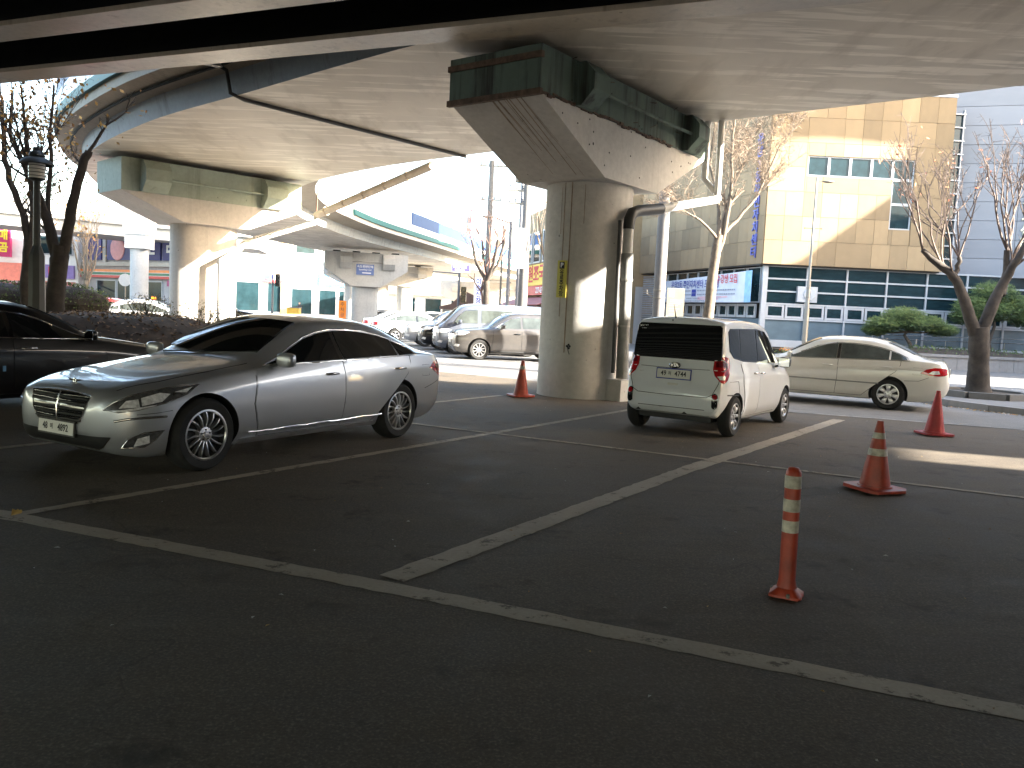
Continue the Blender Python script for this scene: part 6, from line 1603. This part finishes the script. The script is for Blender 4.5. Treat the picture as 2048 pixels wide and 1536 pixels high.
tl = thing('traffic_light', 'black traffic light on a dark post before the tan pier wall', 'traffic light', (-3.45, 50, 0))
MB().lathe([(.09, 0), (.07, 3.9)], 10).build('post', m_darkpole, tl, 60); MB().bar((0, 0, 3.85), (-1.6, 0, 3.9), .07, .07).build('arm', m_darkpole, tl)
b = MB().box((.3, -.1, 2.6), (.32, .2, .95)); b.build('signal_head', m_gloss_black, tl)
for k in range(3):
    MB().lathe([(.12, 0), (.13, .22), (.11, .22), (.10, 0)], 12, c=(.3, -.2, 2.9 - k * .3), M=Matrix.Rotation(PI / 2, 3, 'X')).build('visor', m_blackplastic, tl, 60)
vb = thing('hanging_banner', 'narrow vertical white banner with blue letters on the tall utility pole', 'banner', (-2.15, 47.4, 2.6))
MB().box((0, 0, 0), (.50, .02, 1.9)).build('cloth', m_white, vb)
for k, ch in enumerate('이순신장군'): text('banner_letter', ch, .36, m_ink_blue, vb, (0, -.02, .72 - k * .36), (1, 0, 0), (0, 0, 1), extrude=.004, bold=.02)
bs = thing('blue_road_sign', 'small blue road sign on the cap of the far grey pier', 'sign', P3(-.1, .99, 4.15) + V(-10.6, 58.5, 0))
a3 = V(.97, .24, 0).normalized(); n3 = V(a3.y, -a3.x, 0); z3 = math.atan2(a3.y, a3.x)
MB().box((0, 0, 0), (1.2, .04, .72), z3).build('plate', M('road_sign_blue', (.10, .15, .34), .5, var=.1), bs)
text('sign_letter', '속도위반단속', .2, m_ink_white, bs, n3 * .03 + V(0, 0, .2), a3, (0, 0, 1), extrude=.004, bold=.01); text('sign_letter', 'Speeding road', .15, m_ink_white, bs, n3 * .03, a3, (0, 0, 1), extrude=.004)
MB().box(n3 * .03 + V(.1, .02, -.22), (.6, .012, .06), z3).build('arrow_mark', m_ink_white, bs)
rg_ = thing('tiled_gate', 'brown scroll topped gate roof between the traffic light and the tall utility pole', 'gate', (-3.3, 58, 0))
b = MB(); pts = [(-2.0, 1.9), (-1.2, 2.1), (-.7, 2.6), (-.2, 3.0), (.3, 2.8), (.8, 2.3), (1.6, 2.1), (2.4, 1.9), (2.4, 1.7), (-2.0, 1.7)]
b.extrude([(x, 0, z) for x, z in pts], (0, .5, 0)); b.build('roof', M('gate_brown', (.14, .08, .06), .8, var=.2), rg_); MB().box((0.2, .25, .85), (4.0, .4, 1.69)).build('wall', bpy.data.materials['cream_board'], rg_)

# ------------------------------------------------------------------ buildings at the left and far
m_shopwall = concrete('shop_wall', (.42, .40, .41), streak=.4)
m_navy = M('navy_board', (.025, .03, .16), .5, var=.1)
def block(name, label, o, r_, W, H, wall, depth=10):
    F = Face(o, r_); t = thing(name, label, 'building', F.p(W / 2, 0)); ba = Vector(t.location)
    MB().prism([tuple(F.p(0, 0)[:2]), tuple(F.p(W, 0)[:2]), tuple(F.p(W, 0, -depth)[:2]), tuple(F.p(0, 0, -depth)[:2])], 0, H).build('wall', wall, t, world=True)
    return F, t, ba
F, t, ba = block('shop_building', 'grey two storey shop block with navy song room signs and a striped convenience fascia', (-40.5, 78), (14, -8.5), 16.4, 9.6, m_shopwall, 3.5)
def brd(nm, t0, t1, z0, z1, q, d, mat): return MB().box(*fb_box(F, ba, t0, t1, z0, z1, q, d)).build(nm, mat, t)
def pbox(t0, t1, z0, z1, q=.05):   # window with frame and pane
    return window(F, t0, t1, z0, z1, t, ba, q, .12)
for k, z in enumerate((3.15, 3.40, 3.65)): brd('stripe', .3, 16, z, z + .24, .35, .3, (M('stripe_red', (.52, .07, .06), .5), M('stripe_green', (.05, .16, .09), .5), M('stripe_orange', (.75, .25, .08), .5))[k])
for z in (3.39, 3.64): brd('stripe_gap', .3, 16, z - .015, z + .015, .36, .3, m_white)
for t0, t1, ch in ((1.0, 3.1, ''), (4.0, 7.6, '코'), (8.8, 11.6, '노'), (11.9, 14.4, '래'), (15.1, 16.3, '')):
    s_ = brd('sign_board', t0, t1, 4.75, 6.75, .12, .16, m_navy)
    if ch: text('sign_letter', ch, 1.6, m_ink_white, s_, F.p((t0 + t1) / 2, 5.7, .24) - ba, F.r, (0, 0, 1), extrude=.01, bold=.03)
s_ = MB().lathe([(0, .06), (1.0, .05), (1.05, 0)], 24, c=F.p(5.6, 5.75, .22) - ba, M=Matrix((F.r, V(0, 0, 1), F.n)).transposed()).build('pink_disc', M('disc_pink', (.62, .28, .30), .5), t)
for t0 in (3.4, 8.1, 14.7): brd('pilaster', t0, t0 + .45, 4.4, 9.0, .12, .25, m_conc_light)
brd('cornice', 0, 16.4, 4.2, 4.55, .18, .4, m_conc_light); brd('roof_edge', 0, 16.4, 9.2, 9.6, .2, .5, m_conc_light)
for t0, t1 in ((2.2, 5.2), (5.3, 8.2), (9.4, 11.8), (13.6, 15.8)): pbox(t0, t1, .9, 3.0)
brd('purple_pillar', 8.3, 9.3, 0, 3.1, .15, .3, M('pillar_plum', (.10, .05, .06), .6)); brd('red_sign', 12.6, 13.6, 7.2, 8.6, .3, .3, m_ink_red)
brd('magenta_sign', 13.0, 15.9, 2.55, 3.05, .45, .15, M('sign_plum', (.28, .05, .13), .5)); brd('shop_base', .5, 8, 0, .85, .08, .12, M('pale_blue_panel', (.40, .55, .62), .5))
s_ = thing('round_road_sign', 'small round red ringed road sign before the convenience shop', 'sign', at(250, 560, 60)); MB().lathe([(0, .02), (.30, .02), (.32, 0), (.45, 0), (.45, .02), (.30, .021)], 20, M=Matrix.Rotation(PI / 2, 3, 'X')).build('disc', m_conc_light, s_)
MB().tube([(0, .05, .5), (0, .05, -2.6)], .05, 6).build('post', m_galv, s_)
F, t, ba = block('shop_building', 'white shop block at the left edge with pink and magenta signs', (-56, 76), (16.5, 1.0), 15.6, 7.4, m_white)
brd('pink_wall', 8.5, 11.8, 0, 2.3, .15, .2, M('hot_pink', (.70, .10, .28), .6)); brd('salmon_sign', 8.5, 11.4, 2.5, 4.1, .3, .3, M('salmon', (.78, .22, .16), .5))
s_ = brd('magenta_sign', 8.7, 9.9, 4.6, 8.2, .5, .3, M('sign_magenta', (.50, .02, .13), .5))
for k, ch in enumerate('옥매곰'): text('sign_letter', ch, .95, M('yellow_ink', (.85, .70, .05), .5, var=0) if k == 0 else bpy.data.materials['yellow_ink'], s_, F.p(9.3, 7.6 - k * 1.1, .68) - ba, F.r, (0, 0, 1), extrude=.01, bold=.03)
brd('violet_sign', 11.9, 15.4, 2.9, 4.1, .3, .3, M('sign_violet_soft', (.22, .16, .42), .5)); brd('red_mark', 13.2, 13.8, 3.1, 3.9, .48, .1, m_ink_red)
b = MB(); b.extrude([F.p(11.5, 2.6, .2) - ba, F.p(11.5, 2.0, 1.6) - ba, F.p(11.5, 1.9, 1.6) - ba, F.p(11.5, 2.5, .2) - ba], F.r * 4); b.build('awning', M('awning_pale_red', (.45, .16, .14), .7), t)
for t0 in (12.2, 13.9): pbox(t0, t0 + 1.4, .3, 1.9)
pbox(11.8, 15.2, 5.0, 6.8)
brd('yellow_post', 11.9, 12.2, 0, 1.9, .3, .2, bpy.data.materials['yellow_ink'])
F, t, ba = block('house', 'pale house with a blue slatted roof front behind the park trees', (-54, 88), (14, -1), 14, 9.6, m_white)
for k in range(5): brd('blue_slat', 3 + k * 1.1, 9.6 + k * .8, 8.9 - k * .45, 9.15 - k * .45, .3, .3, M('slat_blue', (.10, .18, .48), .5) if k == 0 else bpy.data.materials['slat_blue'])
# sunlit shops seen under the ramp
F, t, ba = block('shop_row', 'bleached sunlit row of shops seen under the ramp, with a blue shop sign', (-34.5, 98), (14, 5.5), 16.2, 13, M('bright_render', (.68, .66, .62), .8, var=.06))
for t0, t1 in ((1.0, 4.2), (5.0, 7.4)): pbox(t0, t1, .4, 4.0)
brd('orange_pillar', 6.6, 7.3, 0, 13, .2, .3, M('pillar_tan', (.60, .38, .18), .7)); brd('violet_sign', 4.6, 5.6, 4.4, 4.9, .3, .2, m_ink_blue)
brd('red_fascia', 4.3, 7.0, 4.0, 4.3, .3, .2, m_ink_red); brd('white_fascia', .4, 4.3, 4.2, 5.2, .3, .2, m_white)
s_ = brd('blue_sign', 11.0, 15.8, 3.9, 5.4, .35, .3, M('sign_azure', (.04, .24, .62), .5)); text('sign_letter', '토스트', 1.1, m_ink_white, s_, F.p(13.6, 4.6, .55) - ba, F.r, (0, 0, 1), extrude=.01, bold=.02)
for t0, t1 in ((7.8, 10.4), (11.1, 13.3), (13.5, 15.6)): pbox(t0, t1, .3, 3.5)
pbox(8.2, 10.6, 7.6, 9.8); pbox(12.0, 15.5, 7.2, 10.5)
brd('glass_corner', 11.6, 16, 6.4, 11.8, .05, .1, M('sea_glass', (.25, .42, .40), .2))
F, t, ba = block('pale_building', 'bleached low building seen between the far pier columns', (-20, 128), (30, 3), 26, 9, M('pale_render', (.66, .65, .60), .8, var=.08))
for k in range(6): pbox(2 + k * 4, 4.6 + k * 4, 1.0, 3.4)
brd('canopy', 0, 26, 3.8, 4.1, .6, 1.2, m_conc_light)
me_palepane = unit_for(M('pale_pane', (.20, .22, .25), .2, var=.2), 'pane')
F, t, ba = block('apartment_tower', 'hazy white apartment tower beyond the utility poles', (-19, 210), (16, 1), 15, 27, M('tower_white', (.70, .70, .72), .8, var=.05))
for i in range(6):
    for j in range(9): window(F, 1.0 + i * 2.3, 2.5 + i * 2.3, 2 + j * 2.7, 3.6 + j * 2.7, t, ba, .05, .15, me_palepane)
brd('red_stripe', 6.8, 7.6, 22, 34, .3, .4, M('stripe_rose', (.50, .16, .22), .6))
F, t, ba = block('apartment_tower', 'hazy white apartment tower right of the stout utility pole', (6, 190), (16, -2), 16, 36, bpy.data.materials['tower_white'])
for i in range(6):
    for j in range(10): window(F, 1.0 + i * 2.4, 2.6 + i * 2.4, 3 + j * 3.0, 4.7 + j * 3.0, t, ba, .05, .15, me_palepane)
# second far viaduct at the left
fv = thing('far_viaduct', 'distant grey viaduct crossing behind the park trees at the left', 'bridge', (-34, 70, 0))
b = MB(); A_, B_ = V(-36, -5, 7.9), V(12, 3, 5.9); d = (B_ - A_); n_ = V(d.y, -d.x, 0).normalized()
b.extrude([A_ + n_ * 4, A_ + n_ * 4 + V(0, 0, .9), A_ + n_ * 4.3 + V(0, 0, .9), A_ + n_ * 4.3 + V(0, 0, 2.2), A_ - n_ * 4.3 + V(0, 0, 2.2), A_ - n_ * 4 + V(0, 0, 0)], d); b.build('box_girder', m_conc_far, fv)
fc = thing('far_pier', 'pale far pier with a white lit cap box right of the golden tree', 'pier', at(278, 610, 58) * 1.0)
fc.location.z = 0; zt_ = at(278, 440, 58).z; zm_ = at(278, 470, 58).z; zl_ = at(278, 498, 58).z
MB().lathe([(.60, 0), (.60, zl_)], 20).build('column', m_conc_far, fc, 60); MB().prism([(-.72, -.72), (.72, -.72), (.72, .72), (-.72, .72)], zl_ + .003, zm_).build('cap', m_conc, fc); MB().prism([(-.8, -.8), (.8, -.8), (.8, .8), (-.8, .8)], zm_ + .003, zt_ + .3).build('cap_box', m_white, fc)
os_ = thing('orange_board', 'tall orange notice stand beside the far grey pier', 'sign', at(684, 650, 57)); os_.location.z = 0
MB().box((0, 0, 1.1), (.5, .08, 1.7)).build('board', m_amber, os_); MB().box((0, 0, .12), (.55, .3, .24)).build('foot', m_amber, os_)
for k, ch in enumerate('주차금지'): text('sign_letter', ch, .3, m_ink, os_, (0, -.05, 1.7 - k * .36), (1, 0, 0), (0, 0, 1), extrude=.003)
tl2 = thing('traffic_light', 'dark traffic light on a post before the bleached shops', 'traffic light', (-21.6, 74, 0))
MB().lathe([(.1, 0), (.08, 4.2)], 10).build('post', m_darkpole, tl2, 60); MB().box((.45, 0, 3.6), (.4, .3, 1.1)).build('signal_head', m_gloss_black, tl2)
for k in range(3): MB().lathe([(.13, 0), (.14, .2), (.12, .2), (.1, 0)], 10, c=(.45, -.15, 3.93 - k * .33), M=Matrix.Rotation(PI / 2, 3, 'X')).build('visor', m_blackplastic, tl2, 60)
bx_ = thing('yellow_bin', 'yellow roadside grit box before the bleached shops', 'box', (-20.2, 76, 0))
MB().box((0, 0, .6), (1.1, .8, 1.2)).build('bin', M('bin_yellow', (.65, .40, .05), .5), bx_); MB().box((0, 0, 1.25), (1.15, .85, .08)).build('lid', m_darkpole, bx_)
# a passer-by in dark clothes at the shops
ps = thing('person', 'person in dark clothes standing in the sunlit shop doorway', 'person', at(598, 640, 88)); ps.location.z = 0
me = bpy.data.meshes.new('body'); J = [(0, 0, .95), (0, 0, 1.2), (0, 0, 1.42), (0, -.01, 1.5), (0, -.02, 1.64), (-.19, 0, 1.40), (-.25, .02, 1.12), (-.24, -.06, .86), (.19, 0, 1.40), (.25, .02, 1.12), (.24, -.06, .86), (-.09, 0, .88), (-.10, -.03, .48), (-.10, .02, .07), (-.10, -.14, .04), (.09, 0, .88), (.10, -.01, .48), (.10, .03, .07), (.10, -.13, .04)]
Ed = [(0, 1), (1, 2), (2, 3), (3, 4), (2, 5), (5, 6), (6, 7), (2, 8), (8, 9), (9, 10), (0, 11), (11, 12), (12, 13), (13, 14), (0, 15), (15, 16), (16, 17), (17, 18)]
RD = [.15, .15, .15, .06, .10, .07, .05, .035, .07, .05, .035, .09, .065, .045, .04, .09, .065, .045, .04]
me.from_pydata(J, Ed, []); po = bpy.data.objects.new('tmp_person', me); col.objects.link(po); md = po.modifiers.new('s', 'SKIN')
for i, sv in enumerate(me.skin_vertices[0].data): sv.radius = (RD[i], RD[i] * .8); sv.use_root = (i == 0)
po.modifiers.new('ss', 'SUBSURF').levels = 1
dg = bpy.context.evaluated_depsgraph_get(); dg.update(); pm = bpy.data.meshes.new_from_object(po.evaluated_get(dg)); bpy.data.objects.remove(po)
pm.materials.clear(); pm.materials.append(M('dark_coat', (.03, .03, .04), .8)); link_mesh('body', pm, ps)
MB().blob((0, .01, 1.69), (.10, .115, .10), 12, 8).build('hair', m_ink, ps, 60); MB().blob((0, -.035, 1.645), (.085, .09, .11), 12, 8).build('face', M('skin', (.45, .28, .20), .6, var=.05), ps, 60)
# overhead wires
wb = MB()
def wire(a, b_, sag=.4):
    a, b_ = Vector(a), Vector(b_); wb.tube([a.lerp(b_, i / 10) - V(0, 0, 4 * sag * (i / 10) * (1 - i / 10)) for i in range(11)], .014, 3)
for dx in (-.4, .1, .6): wire((-1.72 + dx, 48, 9.95), (-30 + dx, 105, 10.5), .9); wire((-1.72 + dx, 48, 8.05), (.28 + dx - .3, 36, 6.9), .2)
wire((.1, 36, 6.3), (1.0, 50, 7.4), .3); wire((.05, 40, 6.2), (-3.2, 50, 3.9), .4)
wo = thing('power_lines', 'thin black power lines strung between the utility poles', 'wires', (0, 0, 0)); wb.build('wires', m_blackplastic, wo)

# ------------------------------------------------------------------ unseen sun blockers, added right of the view to shape the light
SH = V(math.sin(SUN_AZ), math.cos(SUN_AZ), 0); SP = V(-SH.y, SH.x, 0)
def beyond(a, al, z): return SP * a + SH * al + V(0, 0, z)
def slab(poly, al, depth, b): b.extrude([beyond(a, al, z) for a, z in poly], SH * depth); return b
TE = math.tan(SUN_EL)
def hp(poly, al): return [(a, max(0.0, h + al * TE)) for a, h in poly]
tw = thing('facade_sun_blocker', 'unseen sun blocker cut to shape the lit patch on the office facade', 'building', beyond(44, 25, 0))
slab(hp([(37.3, -30), (37.3, 4.9), (42.1, 4.45), (43.53, 6.6), (43.53, 26), (58, 26), (58, -30)], 25), 25, 8, MB()).build('wall', m_shopwall, tw, world=True)  # added mass out of view, outlined to cut the facade's sun patch
slab(hp([(40.4, 11.9), (42.42, 9.95), (43.52, 8.6), (43.52, 25), (40.4, 25)], 26), 25.5, .5, MB()).build('upper_sun_blocker', m_conc_light, tw, world=True)  # added overhang that throws shade on the facade top
blocker2 = thing('street_sun_blocker', 'unseen sun blocker keeping the street and car park at right in shade', 'building', beyond(22, 25, 0))
slab(hp([(12.55, -30), (12.55, 2.7), (16.9, 2.65), (18.1, 1.95), (30.4, 1.9), (30.4, -30)], 25), 25, 10, MB()).build('wall', m_shopwall, blocker2, world=True)  # added mass out of view, holds the low sun off street and lot
blocker3 = thing('street_sun_blocker', 'second unseen sun blocker, nearer to the main viaduct, bounding the light strip', 'building', beyond(0, 25, 0))
slab(hp([(-30, -30), (-30, 4), (11.45, 4), (11.45, -30)], 25), 25, 10, MB()).build('wall', m_conc_light, blocker3, world=True)  # added mass out of view, near edge of the sun strip's slot
slab(hp([(11.46, -.46), (11.46, 4), (12.54, 4), (12.54, -.46)], 25), 25, .5, MB()).build('sun_strip_lintel', m_conc_light, blocker3, world=True)  # added lintel over the slot, trims the sun strip on the asphalt
